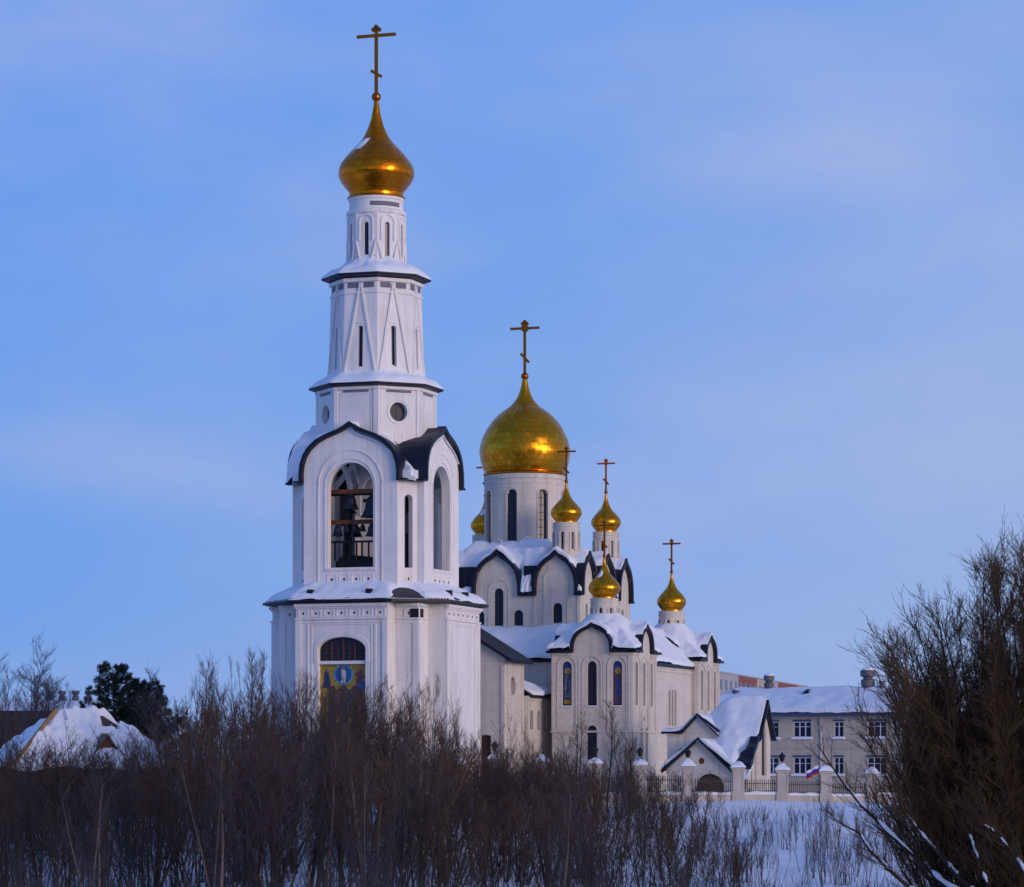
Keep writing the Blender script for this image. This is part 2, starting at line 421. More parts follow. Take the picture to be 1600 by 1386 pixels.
def onion(profile, rad, zb, n=40):
    """(height, half width) pixel pairs measured from the foot -> smooth metre profile"""
    hs = [p[0] for p in profile]; ws = [p[1] for p in profile]
    k = rad / max(ws); out = []
    N = 44
    tt = np.linspace(0, 1, len(hs)); 
    def cr(a, t):
        i = min(int(t * (len(a) - 1)), len(a) - 2); f = t * (len(a) - 1) - i
        p0, p1, p2, p3 = a[max(i - 1, 0)], a[i], a[i + 1], a[min(i + 2, len(a) - 1)]
        return 0.5 * (2 * p1 + (p2 - p0) * f + (2 * p0 - 5 * p1 + 4 * p2 - p3) * f * f + (3 * p1 - p0 - 3 * p2 + p3) * f ** 3)
    for i in range(N + 1):
        t = i / N; out.append((max(0.02, cr(ws, t) * k), zb + cr(hs, t) * k))
    return out

ON_T = [(0, 42), (8, 43), (18, 51), (31, 58.5), (41, 58.8), (51, 55.7), (62, 47.6), (73, 38), (84, 27.5), (94, 20), (105, 14.5), (116, 10.3), (127, 7.4), (138, 5.3), (151, 3.5)]
ON_M = [(0, 61.5), (11, 66.7), (29, 70.7), (40, 70.5), (53.5, 67.4), (64, 62.7), (77.5, 54.7), (91, 43), (99, 33), (107, 22), (118, 13), (128, 8.5), (139, 5.4), (148, 3.8)]

def dome(parent, prof, rad, zb, c, cross_h, bar_w, uvn, simple=False, gold='gold', diamond=True):
    pr = onion(prof, rad, zb)
    mb = MB(); k = rad / max(p[1] for p in prof)
    mb.lathe(pr, 56, c=c, uvn=uvn, cap=False)
    cw = prof[0][1] * k
    mb.lathe([(cw - 0.03, zb - 0.16), (cw + 0.05 * rad, zb - 0.14), (cw + 0.06 * rad, zb - 0.05), (cw + 0.02 * rad, zb + 0.01)], 40, c=c, cap=False)
    d = mb.build('dome', gold, parent, 50)
    top = pr[-1][1]; br = 0.125 * rad if rad < 3 else 0.085 * rad
    b = MB(); zc = top + br * 0.8
    b.lathe([(max(0.01, br * math.sin(PI * i / 14)), zc - br * math.cos(PI * i / 14)) for i in range(15)], 20, c=c, cap=False)
    b.build('orb', 'goldsmooth', d, 60)
    x = MB(); fr = Fr((c[0], c[1], zc + br * 0.9), (1, 0, 0), (0, 0, 1)); H = cross_h; w = bar_w; t = w * 0.7
    x.fbox(fr, -w / 2, w / 2, 0, H * 0.93, -t / 2, t / 2)
    hb = H * 0.855; hl = H * 0.29 if not diamond else H * 0.272
    x.fbox(fr, -hl, hl, hb - w * 0.48, hb + w * 0.48, -t * 0.45, t * 0.45)
    for q in (-1, 1):
        x.wall(fr, circ(q * hl, hb, w * 0.56, 10), (), t * 0.8, d=t * 0.4)
    if diamond:
        r = w * (1.5 if simple else 2.1)
        x.wall(fr, [(-r, hb), (0, hb - r), (r, hb), (0, hb + r)], (), t * 1.3, d=t * 0.65)
    zt = H * 0.945; r = w * 0.72
    if simple:
        r = w * 1.35; x.wall(fr, [(-r, zt), (0, zt - r), (r, zt), (0, zt + r)], (), t * 1.2, d=t * 0.6)
    else:
        for (qx, qz) in ((-1.25, 0), (1.25, 0), (0, 1.1), (0, 0)):
            x.wall(fr, circ(qx * r, zt + qz * r, r, 12), (), t * (1.2 - 0.02 * qx - 0.05 * qz), d=t * 0.6)
    hs = H * 0.285; ll = H * 0.085
    dz = 0.6 if not diamond else 1.05
    x.bar(fr, (-ll, hs + ll * dz), (ll, hs - ll * dz), w * 0.95, -t * 0.43, t * 0.43)
    x.build('cross', 'goldsmooth', d)
    return d

# light settings
SKY_LOW, SKY_MID, SKY_ZEN = (0.248, 0.405, 0.785), (0.156, 0.34, 0.83), (0.07, 0.15, 0.44)
SKY_LEFT, SKY_RIGHT, GLOW = (0.64, 0.86, 1.03), (1.32, 1.10, 0.98), (1.25, 0.84, 0.52)
CLOUD, CLOUD_AMT, SKY_STR = (0.42, 0.48, 0.72), 0.9, 0.1
SUN_STR, SUN_COL, EXPO = 1.7, (1.0, 0.80, 0.70), 0.09

# ================================================================ BELL TOWER
TY = 250.0
tower = empty('bell_tower', at(588, 1200, TY), -TH)
tag(tower, 'tall white bell tower with the highest gold onion dome, nearest building left of centre', 'bell tower')
def zt(y, v=0.0, u=0.0): return (HZ - y) * (TY - v * CT - u * ST) / F

GZ = -2.6
# ---- base
a, d, e = 3.75, 7.2, 5.7
zb = 12.55
mb = MB()
mb.box(-e, e, -e, e, GZ - 1, zb + 0.012)
mb.box(-a, a, -d + 0.9, d - 0.9, GZ - 1.1, zb + 0.006)
mb.box(-d + 0.9, d - 0.9, -a + 0.002, a - 0.002, GZ - 1.2, zb)
pa = arch(0, 1.93, -2.4, 9.95, 14, rise=0.95)
for k in range(4):
    fr = face(90 * k, d)
    mb.wall(fr, [(-a, GZ - 1), (a, GZ - 1), (a, zb - 0.003 * k - 0.004), (-a, zb - 0.003 * k - 0.004)], [pa] if k == 0 else (), 0.9)
    for s in (-1, 1):                                   # pilasters, panel edges and string courses
        mb.fbox(fr, s * a - 0.02, s * (a - 0.42), GZ, 11.3, 0.0, 0.10)
        mb.fbox(fr, s * 2.75 - 0.07, s * 2.75 + 0.07, GZ, 10.9, 0.0, 0.06)
        mb.fbox(fr, s * 2.45 - 0.05, s * 2.45 + 0.05, GZ, 10.75, 0.0, 0.045)
    mb.fbox(fr, -a - 0.05, a + 0.05, 11.3, 11.42, 0, 0.16); mb.fbox(fr, -a - 0.02, a + 0.02, 11.05, 11.15, 0, 0.07)
    mb.fbox(fr, -2.8, 2.8, 10.9, 10.96, 0, 0.06)
    mb.fbox(fr, -a - 0.05, a + 0.05, 12.15, 12.28, 0, 0.12); mb.fbox(fr, -a - 0.09, a + 0.09, 12.28, 12.5, 0, 0.26)
    if k == 0: mb.band(fr, archcurve(0, 2.25, 8.0, 10.35, 16, 1.15), archcurve(0, 1.98, 8.0, 10.0, 16, 0.97), 0, 0.07)
    for q in range(7):                                  # square frieze panels
        s0 = -3.15 + q * 1.05
        mb.band(fr, [(s0 - .42, 11.48), (s0 + .42, 11.48), (s0 + .42, 12.1), (s0 - .42, 12.1)], [(s0 - .34, 11.55), (s0 + .34, 11.55), (s0 + .34, 12.03), (s0 - .34, 12.03)], 0, 0.05, closed=True)
for k in range(4):                                      # stepped corners
    for (ph, sg) in ((90 * k, 1), (90 * k, -1)):
        fr = face(ph, e)
        s1, s2 = sorted((sg * (a + 0.1), sg * (e + 0.0)))
        mb.fbox(fr, s1, s2 + (0.05 if sg > 0 else 0), 11.3, 11.42, 0, 0.12); mb.fbox(fr, s1, s2, 12.28, 12.5, 0, 0.2); mb.fbox(fr, s1, s2, 11.05, 11.13, 0, 0.05)
        ed = sg * (e - 0.45); mb.fbox(fr, min(sg * e, ed), max(sg * e, ed), GZ, 11.04, 0, 0.09)
        c0 = sg * (a + 1.15)
        mb.band(fr, [(c0 - .4, 11.48), (c0 + .4, 11.48), (c0 + .4, 12.1), (c0 - .4, 12.1)], [(c0 - .32, 11.55), (c0 + .32, 11.55), (c0 + .32, 12.03), (c0 - .32, 12.03)], 0, 0.05, closed=True)
base = mb.build('base_walls', 'white', tower)
mb = MB()
for k in range(4):
    fr = face(90 * k, d)
    for q in range(7):
        mb.wall(fr, [(-3.15 + q * 1.05 - .09, 11.79), (-3.15 + q * 1.05, 11.68), (-3.15 + q * 1.05 + .09, 11.79), (-3.15 + q * 1.05, 11.9)], (), 0.06, d=0.03)
    fr = face(90 * k, e)
    for s in (-1, 1):
        c0 = s * (a + 1.15); mb.wall(fr, [(c0 - .09, 11.79), (c0, 11.68), (c0 + .09, 11.79), (c0, 11.9)], (), 0.06, d=0.03)
islands(mb, 'frieze_vent', 'iron', base)
# vent openings in the corner walls
mb = MB()
for ph, s0, w, h0, h1 in ((90, -5.15, 0.28, 11.45, 12.1), (0, 5.35, 0.33, 11.4, 12.1)):
    fr = face(ph, e); mb.fbox(fr, s0 - w, s0 + w, h0, h1, 0.0, 0.075)
islands(mb, 'vent_opening', 'iron', tower)
for k in (0,):
    fr = face(90 * k, d)
    w = window(tower, fr, 0, 1.93, 8.15, 9.95, d=-0.45, bars=0, rise=0.95)
    b = MB()
    for s0 in (-0.95, 0.0, 0.95): b.fbox(fr, s0 - 0.06, s0 + 0.06, 8.15, 9.85 - abs(s0) * .25, -0.44, -0.33)
    for s0 in (-1.43, -0.48, 0.48, 1.43): b.fbox(fr, s0 - 0.02, s0 + 0.02, 8.15, 9.5, -0.44, -0.37)
    for h0 in (8.45, 8.75, 9.05, 9.3): b.fbox(fr, -1.9, 1.9, h0 - 0.015, h0 + 0.015, -0.44, -0.375)
    islands(b, 'mullion', 'woodframe', w)
    s = MB(); s.fbox(fr, -1.93, 1.93, 7.9, 8.15, -0.5, -0.1); s.build('sill', 'white', tower)
    # mosaic panel: golden ground, blue roundel with a white figure, two side figures, three dark doorways
    m = MB(); dd = -0.42
    m.wall(fr, [(-1.93, 3.0), (1.93, 3.0), (1.93, 7.9), (-1.93, 7.9)], (), 0.1, 0, dd)
    def el(cx, cz, rx, rz, mi, dz, n=20): m.wall(fr, [(cx + rx * math.cos(2 * PI * i / n), cz + rz * math.sin(2 * PI * i / n)) for i in range(n)], (), 0.02, mi, dd + dz)
    el(-0.02, 7.12, 0.80, 0.80, 2, .012); el(-0.02, 7.12, 0.66, 0.68, 1, .018); el(-0.05, 7.15, 0.36, 0.56, 3, .022)
    m.wall(fr, [(-.22, 6.5), (.1, 6.45), (.2, 6.9), (.22, 7.3), (.1, 7.5), (-.16, 7.52), (-.26, 7.2), (-.15, 6.9)], (), .02, 4, dd + .03); el(-.03, 7.63, .13, .15, 7, .03)
    m.wall(fr, [(-1.75, 6.1), (-1.15, 6.1), (-1.05, 6.6), (-1.22, 7.0), (-1.2, 7.45), (-1.42, 7.55), (-1.62, 7.2), (-1.6, 6.7)], (), .02, 3, dd + .014); el(-1.3, 7.42, .13, .15, 7, .018)
    m.wall(fr, [(.95, 6.5), (1.5, 6.6), (1.55, 7.1), (1.4, 7.4), (1.1, 7.3), (.9, 7.1), (1.2, 6.95)], (), .02, 5, dd + .014); el(1.2, 7.5, .14, .15, 7, .016)
    m.wall(fr, [(1.0, 5.9), (1.85, 5.9), (1.8, 6.7), (1.4, 6.5), (1.1, 6.6)], (), .02, 1, dd + .018); m.wall(fr, [(1.6, 6.8), (1.85, 6.85), (1.8, 7.1), (1.6, 7.05)], (), .02, 3, dd + .014)
    for cx in (-0.95, 0.0, 0.95):
        m.wall(fr, arch(cx, 0.30, 3.0, 6.3), (), .02, 6, dd + .026); m.wall(fr, arch(cx + .47, 0.13, 4.0, 6.0), (), .02, 5 if cx else 3, dd + .012)
    mo = m.build('mosaic_panel', ['m_yellow', 'm_blue', 'm_cyan', 'm_navy', 'm_white', 'm_red', 'm_brown', 'm_skin'], tower)
    if k == 0: mo['label'] = 'golden mosaic with blue roundel and robed figures above dark doorways'
    dm = MB()
    for cx in (-1.2, 0.0, 1.2): dm.wall(fr, arch(cx, 0.45, -2.5, 2.6), (), .06, 0, -.3)
    dm.wall(fr, [(-1.93, -2.6), (1.93, -2.6), (1.93, 2.98), (-1.93, 2.98)], (), .1, 0, -.45)
    islands(dm, 'door', 'door', tower)

# ---- eaves and snow skirt above the base
def octp(D, A): return [(A, -D), (D, -A), (D, A), (A, D), (-A, D), (-D, A), (-D, -A), (-A, -D)]
mb = MB()
mb.poly_prism(octp(7.6, 4.15), 12.56, 12.62); mb.poly_prism(octp(7.80, 4.30), 12.622, 12.80)
def skz(X, Y):
    dist = np.maximum(np.maximum(np.abs(X), np.abs(Y)), (np.abs(X) + np.abs(Y)) * 0.645)
    return 12.80 + np.clip(7.8 - dist, 0, 3.0) * 0.55
skm = lambda X, Y: (np.maximum(np.abs(X), np.abs(Y)) < 7.77) & (np.abs(X) + np.abs(Y) < 12.06)
mb.hfield(skz, -8.2, 8.2, -8.2, 8.2, 0.205, skm, skirt=0.02)
mb.build('base_eaves', 'roof', tower)
def sksnow(X, Y):
    n = vnoise(X * 0.5 + 5, Y * 0.5 + 9, 2) * .6 + vnoise(X * 1.7, Y * 1.7, 4) * .4
    t = 0.28 * (0.5 + n)
    t = t - 0.75 * np.clip(1.25 - np.hypot((X - 4.9) / 1.1, (Y + 6.2) / 1.3), 0, 1) - 0.4 * np.clip(1 - np.hypot(X - 7.6, Y + 2.2), 0, 1)
    dist = np.maximum(np.maximum(np.abs(X), np.abs(Y)), (np.abs(X) + np.abs(Y)) * 0.645)
    return skz(X, Y) + np.maximum(t - 0.05 - 0.28 * np.clip((dist - 7.25) / 0.5, 0, 1), -0.09)
mb = MB(); mb.hfield(sksnow, -8.1, 8.1, -8.1, 8.1, 0.16, lambda X, Y: (np.maximum(np.abs(X), np.abs(Y)) < 7.70) & (np.abs(X) + np.abs(Y) < 11.96), skirt=0.1)
mb.build('roof_snow', 'snow', tower, 60)
mb = MB()
for (u, v) in ((-2.6, 7.1), (2.2, 7.1), (7.0, -1.0), (-6.5, 1), (7.1, 2.9)):
    z = float(skz(np.array(u), np.array(-v))); mb.box(u - .22, u + .22, -v - .2, -v + .25, z, z + .42)
islands(mb, 'roof_vent', 'iron', tower)

# ---- belfry
a, d, bq, b2 = 3.85, 5.45, 4.85, 4.85
zb0, zs, HK = 13.2, 22.0, 4.15
mb = MB()
op = arch(0, 1.88, 15.35, 23.4, 14)
for k in range(4):
    fr = face(90 * k, d)
    outl = [(-a, zb0), (a, zb0)] + kok(0, a, zs, HK)[0:1] + kok(0, a, zs, HK)[1:]
    mb.wall(fr, outl, [op], 0.7)
    for s in (-1, 1):
        r = face(90 * k + 90 * s, a); z1 = zs - .3
        s0, s1 = (-d + 0.7 if s > 0 else bq - .3), (-bq + .3 if s > 0 else d - 0.7)
        mb.fbox(r, s0, s1, zb0, z1 + .02 * s, -0.5, 0)
        mb.fbox(fr, s * 2.62 - .05, s * 2.62 + .05, zb0, 22.0, 0, .07)
    mb.band(fr, archcurve(0, 2.67, 21.7, 24.4, 16), archcurve(0, 2.57, 21.7, 24.3, 16), 0, .07)
    mb.band(fr, archcurve(0, 2.12, 15.0, 23.75, 16), archcurve(0, 2.02, 15.0, 23.65, 16), 0, .06)
    mb.fbox(fr, -1.95, 1.95, 15.12, 15.3, 0, .12)
    for q in range(4):
        s0 = -1.5 + q
        mb.band(fr, [(s0 - .42, 14.05), (s0 + .42, 14.05), (s0 + .42, 14.85), (s0 - .42, 14.85)], [(s0 - .34, 14.13), (s0 + .34, 14.13), (s0 + .34, 14.77), (s0 - .34, 14.77)], 0, .05, closed=True)
    # chamfered corner with its slit
    A0 = Vector((a, -bq, 0)); B0 = Vector((bq, -a, 0)); mid = (A0 + B0) / 2; hl = (B0 - A0).length / 2
    fd = face(45 + 90 * k, mid.length)
    mb.wall(fd, [(-hl, zb0), (hl, zb0), (hl, zs + .05), (-hl, zs + .05)], [arch(-0.0, 0.34, 15.3, 20.9, 8)], 0.75)
    mb.band(fd, [(-.3, 14.1), (.3, 14.1), (.3, 14.8), (-.3, 14.8)], [(-.23, 14.18), (.23, 14.18), (.23, 14.72), (-.23, 14.72)], 0, .04, closed=True)
bel = mb.build('belfry_walls', 'white', tower)
mb = MB()
for k in range(4):
    fr = face(90 * k, d)
    for q in range(4):
        s0 = -1.5 + q; mb.wall(fr, [(s0 - .1, 14.45), (s0, 14.33), (s0 + .1, 14.45), (s0, 14.57)], (), .06, d=.03)
    fd = face(45 + 90 * k, 6.15); mb.wall(fd, [(-.09, 14.45), (0, 14.33), (.09, 14.45), (0, 14.57)], (), .06, d=.03)
islands(mb, 'parapet_vent', 'iron', bel)
mb = MB()
mb.box(-3.5, 3.5, -5.2, 5.2, 14.2, 14.5); mb.box(-5.2, 5.2, -3.4, 3.4, 14.19, 14.49)
mb.box(-3.5, 3.5, -5.2, 5.2, 24.25, 24.4); mb.box(-5.2, 5.2, -3.4, 3.4, 24.24, 24.39)
islands(mb, 'belfry_floor', 'white', tower)
mb = MB()                                              # cross vault ribs inside
for k in range(4):
    fr = face(90 * k, 3.4); mb.band(fr, archcurve(0, 3.0, 20.0, 24.2, 14), archcurve(0, 2.6, 20.0, 23.8, 14), -.3, 0)
    mb.fbox(fr, -3.35, -2.6, 14.5, 20.0, -.3, 0)
islands(mb, 'vault_rib', 'white', tower)
# bell frame inside, with dark boxes added to block sky and dim the interior
BF = face(0, 4.0)
mb = MB()
for h in (21.3, 18.95): mb.fbox(BF, -2.6, 2.6, h - .16, h + .16, -.3, 0)
islands(mb, 'bell_beam', 'wood', tower)
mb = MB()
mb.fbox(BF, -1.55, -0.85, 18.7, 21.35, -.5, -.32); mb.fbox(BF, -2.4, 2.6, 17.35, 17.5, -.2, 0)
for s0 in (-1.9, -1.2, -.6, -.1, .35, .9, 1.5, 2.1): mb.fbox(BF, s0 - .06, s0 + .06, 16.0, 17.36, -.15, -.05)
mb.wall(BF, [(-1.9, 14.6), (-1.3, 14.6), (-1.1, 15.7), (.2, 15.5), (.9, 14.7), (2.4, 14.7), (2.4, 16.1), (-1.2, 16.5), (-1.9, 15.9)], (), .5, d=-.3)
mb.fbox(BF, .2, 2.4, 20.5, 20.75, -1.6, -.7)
mb.box(2.0, 3.3, -.9, .9, 14.5, 18.2); mb.box(2.0, 2.5, -.9, .9, 18.2, 19.9); mb.box(2.0, 3.3, -.9, .9, 19.9, 21.5)  # added boxes that block the sky behind the corner slit
mb.box(-3.3, -.4, .8, 2.6, 14.5, 16.4); mb.box(-2.6, -1.9, -.3, .3, 16, 21.5); mb.box(.6, 2.4, -1.8, -.4, 14.5, 15.9)  # dark bulk added to make the belfry interior look darker
mb.build('bell_frame_dark_fill', 'iron', tower)
def bell(u, v, ztop, r, label):
    o = empty('bell', tower.location + Vector((u * CT - v * ST, -u * ST - v * CT, ztop - 2.0 * r)), -TH)
    m = MB(); h = 1.75 * r
    m.lathe([(r, 0), (r * .97, .06 * r), (r * .8, .3 * r), (r * .64, .75 * r), (r * .58, 1.2 * r), (r * .5, 1.5 * r), (r * .3, 1.68 * r), (r * .05, h)], 20)
    m.build('bell_body', 'bronze', o, 50)
    m = MB(); m.tube([(0, 0, h * .9), (0, 0, 2.02 * r)], r * .12, 6); m.tube([(-.2 * r, 0, h * .95), (-.2 * r, 0, 1.98 * r)], r * .08, 6); m.tube([(.2 * r, 0, h * .95), (.2 * r, 0, 1.98 * r)], r * .08, 6); m.build('crown_loop', 'iron', o)
    m = MB(); m.tube([(0, 0, h * .8), (0, 0, -.1 * r)], [r * .05, r * .13], 6); m.build('clapper', 'iron', o)
    tag(o, label, 'bell', 'bells hung in the open belfry')
bell(-0.45, 4.15, 21.14, .62, 'bell on the left of the upper timber beam in the belfry')
bell(1.35, 4.15, 21.14, .95, 'largest bell, on the right of the upper timber beam in the belfry')
for u, r_, lb in ((-1.55, .42, 'leftmost bell under the lower timber beam in the belfry'), (-.85, .3, 'small bell second from left under the lower belfry beam'),
                  (-.2, .34, 'small bell at the middle of the lower belfry beam'), (.5, .3, 'smallest bell right of the middle under the lower belfry beam'), (1.25, .5, 'rightmost and widest bell under the lower timber beam in the belfry')):
    bell(u, 4.15, 18.79, r_, lb)

for u, v, zt_b, r_, lb in ((-1.3, 2.6, 21.1, .7, 'dark bell deep in the belfry, behind the left of the upper beam'), (.45, 2.3, 21.0, .6, 'dark bell deep in the belfry, behind the middle of the upper beam'),
                           (-2.3, 2.4, 18.9, .45, 'dark bell deep in the belfry, at the far left behind the lower beam'), (-.7, 2.4, 18.9, .5, 'dark bell deep in the belfry, behind the middle of the lower beam')):
    bell(u, v, zt_b, r_, lb)
mb = MB()
for h in (21.25, 19.05): mb.fbox(face(0, 2.45), -3.4, 2.6, h - .14, h + .14, -.12, .12)
islands(mb, 'bell_beam', 'iron', tower)

# ---- belfry roofs: four ogee gables crossing, dark metal, with snow
W, E2 = 4.1, 5.1
def brz(X, Y):
    zu = np.where(np.abs(X) < W, zs + .1 + (HK + .15) * kokz(X / W), zs + .08)
    zv = np.where(np.abs(Y) < W, zs + .1 + (HK + .15) * kokz(Y / W), zs + .08)
    return np.maximum(np.maximum(zu, zv), zs + .08)
brm = lambda X, Y: ((np.abs(X) < W) & (np.abs(Y) < d + .28)) | ((np.abs(Y) < W) & (np.abs(X) < d + .28)) | ((np.abs(X) < E2) & (np.abs(Y) < E2))
def brz2(X, Y):
    on_u = (np.abs(X) < W) & (np.abs(Y) < d + .28); on_v = (np.abs(Y) < W) & (np.abs(X) < d + .28)
    zu = np.where(on_u, zs + .1 + (HK + .15) * kokz(X / W), -9); zv = np.where(on_v, zs + .1 + (HK + .15) * kokz(Y / W), -9)
    return np.maximum(np.maximum(zu, zv), zs + .08)
mb = MB(); mb.hfield(brz2, -5.76, 5.76, -5.76, 5.76, 0.12, brm, skirt=0.02)
for k in range(4):
    fr = face(90 * k, d)
    rim(mb, fr, 0, a + .06, zs, HK + .05, t=.24, d0=-.35, d1=.36)
    for s in (-1, 1): mb.fbox(fr, min(s * 3.85, s * 4.6), max(s * 3.85, s * 4.6), zs - .1, zs + .06, -.95, .30 + .01 * s)
    fd = face(45 + 90 * k, 6.15); mb.fbox(fd, -1.15, 1.15, zs - .04, zs + .1, -.6, .42)
mb.build('gable_roof', 'roof', tower, 35)
def bsnow(X, Y):
    sl = slope_of(brz2, X, Y, .25)
    n = vnoise(X * .6 + 3, Y * .6 + 8, 6) * .6 + vnoise(X * 2, Y * 2, 7) * .4
    # the left side keeps its whole cover, the sides to the right and front have shed part of theirs
    left = np.clip((-X - 1.5) / 1.5, 0, 1)
    t = .34 * np.clip((1.1 - sl) / .5, 0, 1) * (.3 + n) - .10 + left * .30
    t = t - .5 * ((X > 2.2) & (np.abs(Y) < 3.6)) - .35 * ((X > .3) & (X < 3.6) & (Y < -4.2))
    return brz2(X, Y) + t
mb = MB(); mb.hfield(bsnow, -5.64, 5.64, -5.64, 5.64, 0.12, lambda X, Y: brm(X, Y) & (np.maximum(np.abs(X), np.abs(Y)) < d + .2), skirt=.05)
mb.build('gable_snow', 'snow', tower, 70)
# drifts banked up in the four corners between the gables
def cfill(X, Y):
    n = vnoise(X * 1.1 + 3, Y * 1.1 + 8, 6) * .6 + vnoise(X * 3, Y * 3, 7) * .4; q = np.maximum(np.abs(X), np.abs(Y))
    return zs + .42 + .45 * n + .95 * np.clip(5.0 - q, 0, 1.8) ** 1.3
for sx in (-1, 1):
    for sy in (-1, 1):
        x0, x1 = sorted((sx * 3.2, sx * 5.06)); y0, y1 = sorted((sy * 3.2, sy * 5.06))
        mb = MB(); mb.hfield(cfill, x0, x1, y0, y1, .12, lambda X, Y: np.abs(X) + np.abs(Y) < 9.95, skirt=.75); mb.build('corner_snow', 'snow', tower, 75)
# the left gable lies wholly under a thick rounded cover
def lsn(X, Y):
    n = vnoise(X * .9 + 2, Y * .9, 16) * .6 + vnoise(X * 2.4, Y * 2.4, 17) * .4
    return zs - .05 + (HK + .42) * kokz(np.clip(np.abs(Y) / (W + .42), 0, .999)) + .28 * n - .5 * np.clip((-X - 5.2) / .5, 0, 1)
mb = MB(); mb.hfield(lsn, -5.7, -2.6, -W - .4, W + .4, 0.11, skirt=.35); mb.build('gable_snow', 'snow', tower, 75)

# ---- octagon with the round windows
RA = 4.65; ap = RA * math.cos(PI / 8); hs_ = RA * math.sin(PI / 8); z0, z1 = 24.45, 29.35
mb = MB(); gp = []
for k in range(8):
    fr = face(45 * k, ap)
    holes = [circ(0, 27.4, .74)] if k % 2 else []
    mb.wall(fr, [(-hs_, z0), (hs_, z0), (hs_, z1), (-hs_, z1)], holes, .55)
    for s in (-1, 1): mb.fbox(fr, s * hs_ - .30 * (s > 0), s * hs_ + .30 * (s < 0), z0, z1 - .25, 0, .08)
    mb.fbox(fr, -hs_ - .02, hs_ + .02, z1 - .25, z1, 0, .16)
    if k % 2:
        mb.band(fr, circ(0, 27.4, .98), circ(0, 27.4, .9), 0, .05, closed=True)
        mb.band(fr, [(-.33, 25.1), (.33, 25.1), (.33, 25.75), (-.33, 25.75)], [(-.26, 25.17), (.26, 25.17), (.26, 25.68), (-.26, 25.68)], 0, .05, closed=True)
        mb.wall(fr, circ(0, 25.43, .06, 8), (), .05, d=.03)
    else:
        mb.band(fr, [(-1.3, 25.2), (1.3, 25.2), (1.3, 28.75), (-1.3, 28.75)], [(-1.24, 25.2), (1.24, 25.2), (1.24, 28.69), (-1.24, 28.69)], 0, .03, closed=True)
    gp.append(fr)
drumA = mb.build('octagon_walls', 'white', tower)
for k, fr in enumerate(gp):
    if k % 2:
        w = MB(); w.wall(fr, circ(0, 27.4, .74), (), .05, d=-.5); w = w.build('round_window', 'frame', tower)  # matt dark disc paints in the dark of an open hole
        b = MB(); b.fbox(fr, -.02, .02, 26.68, 28.12, -.5, -.46); b.build('frame', 'frame', w)
    s = MB(); s.fbox(fr, -1.05, 1.05, 28.88, 29.06, 0, .03); s.build('vent_slot_shade', 'vent', drumA)

def octr(phi, Rv):
    q = (phi + PI / 8) % (PI / 4) - PI / 8
    return Rv * math.cos(PI / 8) / np.cos(q)
def eave(Rt, zt_, Rin, ztop, Rwall, seed, name='octagon_eaves'):
    o8 = PI / 8
    m = MB()
    m.lathe([(Rwall - .2, zt_ - .12), (Rwall + .12, zt_ - .12), (Rt - .06, zt_ + .02), (Rt, zt_ + .1), (Rt, zt_ + .17), (Rt * .82 + Rin * .18, zt_ + .34), (Rin, ztop)], 8, rot=o8)
    m.build(name, 'roof', tower)
    NP, NR = 96, 9; s = MB(); vs = []
    for i in range(NP):
        ph = 2 * PI * i / NP
        for j in range(NR):
            f = j / (NR - 1); rr = octr(np.array(ph), 1.0) * (Rin * .93 + (Rt - .05 - Rin * .93) * f)
            x, y = float(rr) * math.sin(ph), -float(rr) * math.cos(ph)
            zr = ztop + (zt_ + .22 - ztop) * f ** .75
            n = float(vnoise(x * .9 + 11, y * .9 + 7, seed) * .6 + vnoise(x * 2.6, y * 2.6, seed + 1) * .4)
            th = (.16 + .40 * n) * (1 - .75 * max(0, (f - .75) / .25)) + .18 * max(0, 1 - f / .3)
            vs.append((x, y, zr + th))
        rr = float(octr(np.array(ph), 1.0)) * (Rt - .02); vs.append((rr * math.sin(ph), -rr * math.cos(ph), zt_ + .12))
    Q = NR + 1
    fs = [(i * Q + j, i * Q + j + 1, ((i + 1) % NP) * Q + j + 1, ((i + 1) % NP) * Q + j) for i in range(NP) for j in range(Q - 1)]
    s.add(vs, [f[::-1] for f in fs]); s.build('eave_snow', 'snow', tower, 60)
eave(5.28, 29.42, 3.7, 30.45, 4.65, 21)

# ---- tapering octagon with slits and steep ribs
Rb, Rt_ = 3.76, 3.50; z0, z1 = 30.2, 37.78
apb, apt = Rb * math.cos(PI / 8), Rt_ * math.cos(PI / 8); hb, ht = Rb * math.sin(PI / 8), Rt_ * math.sin(PI / 8); Hh = z1 - z0
mb = MB(); gl = []
for k in range(8):
    fr = face(45 * k, apb, z0, tilt=(apt - apb) / Hh)
    hsn = .21
    mb.wall(fr, [(-hb, 0), (hb, 0), (ht, Hh), (-ht, Hh)], [arch(0, hsn, .75, 3.95, 4, rise=.12)], .5)
    zj = Hh - 1.15; hj = hb + (ht - hb) * zj / Hh
    for s in (-1, 1): mb.bar(fr, (0 + s * .03, Hh - .35), (s * (hb - .12), .05), .14, 0, .13)
    mb.fbox(fr, -ht - .04, ht + .04, Hh - .25, Hh + .02, 0, .2); mb.fbox(fr, -hj - .03, hj + .03, zj, zj + .16, 0, .1)
    mb.fbox(fr, -.32, .32, 4.1, 4.2, 0, .06)
    gl.append(fr)
mb.build('tapered_walls', 'white', tower)
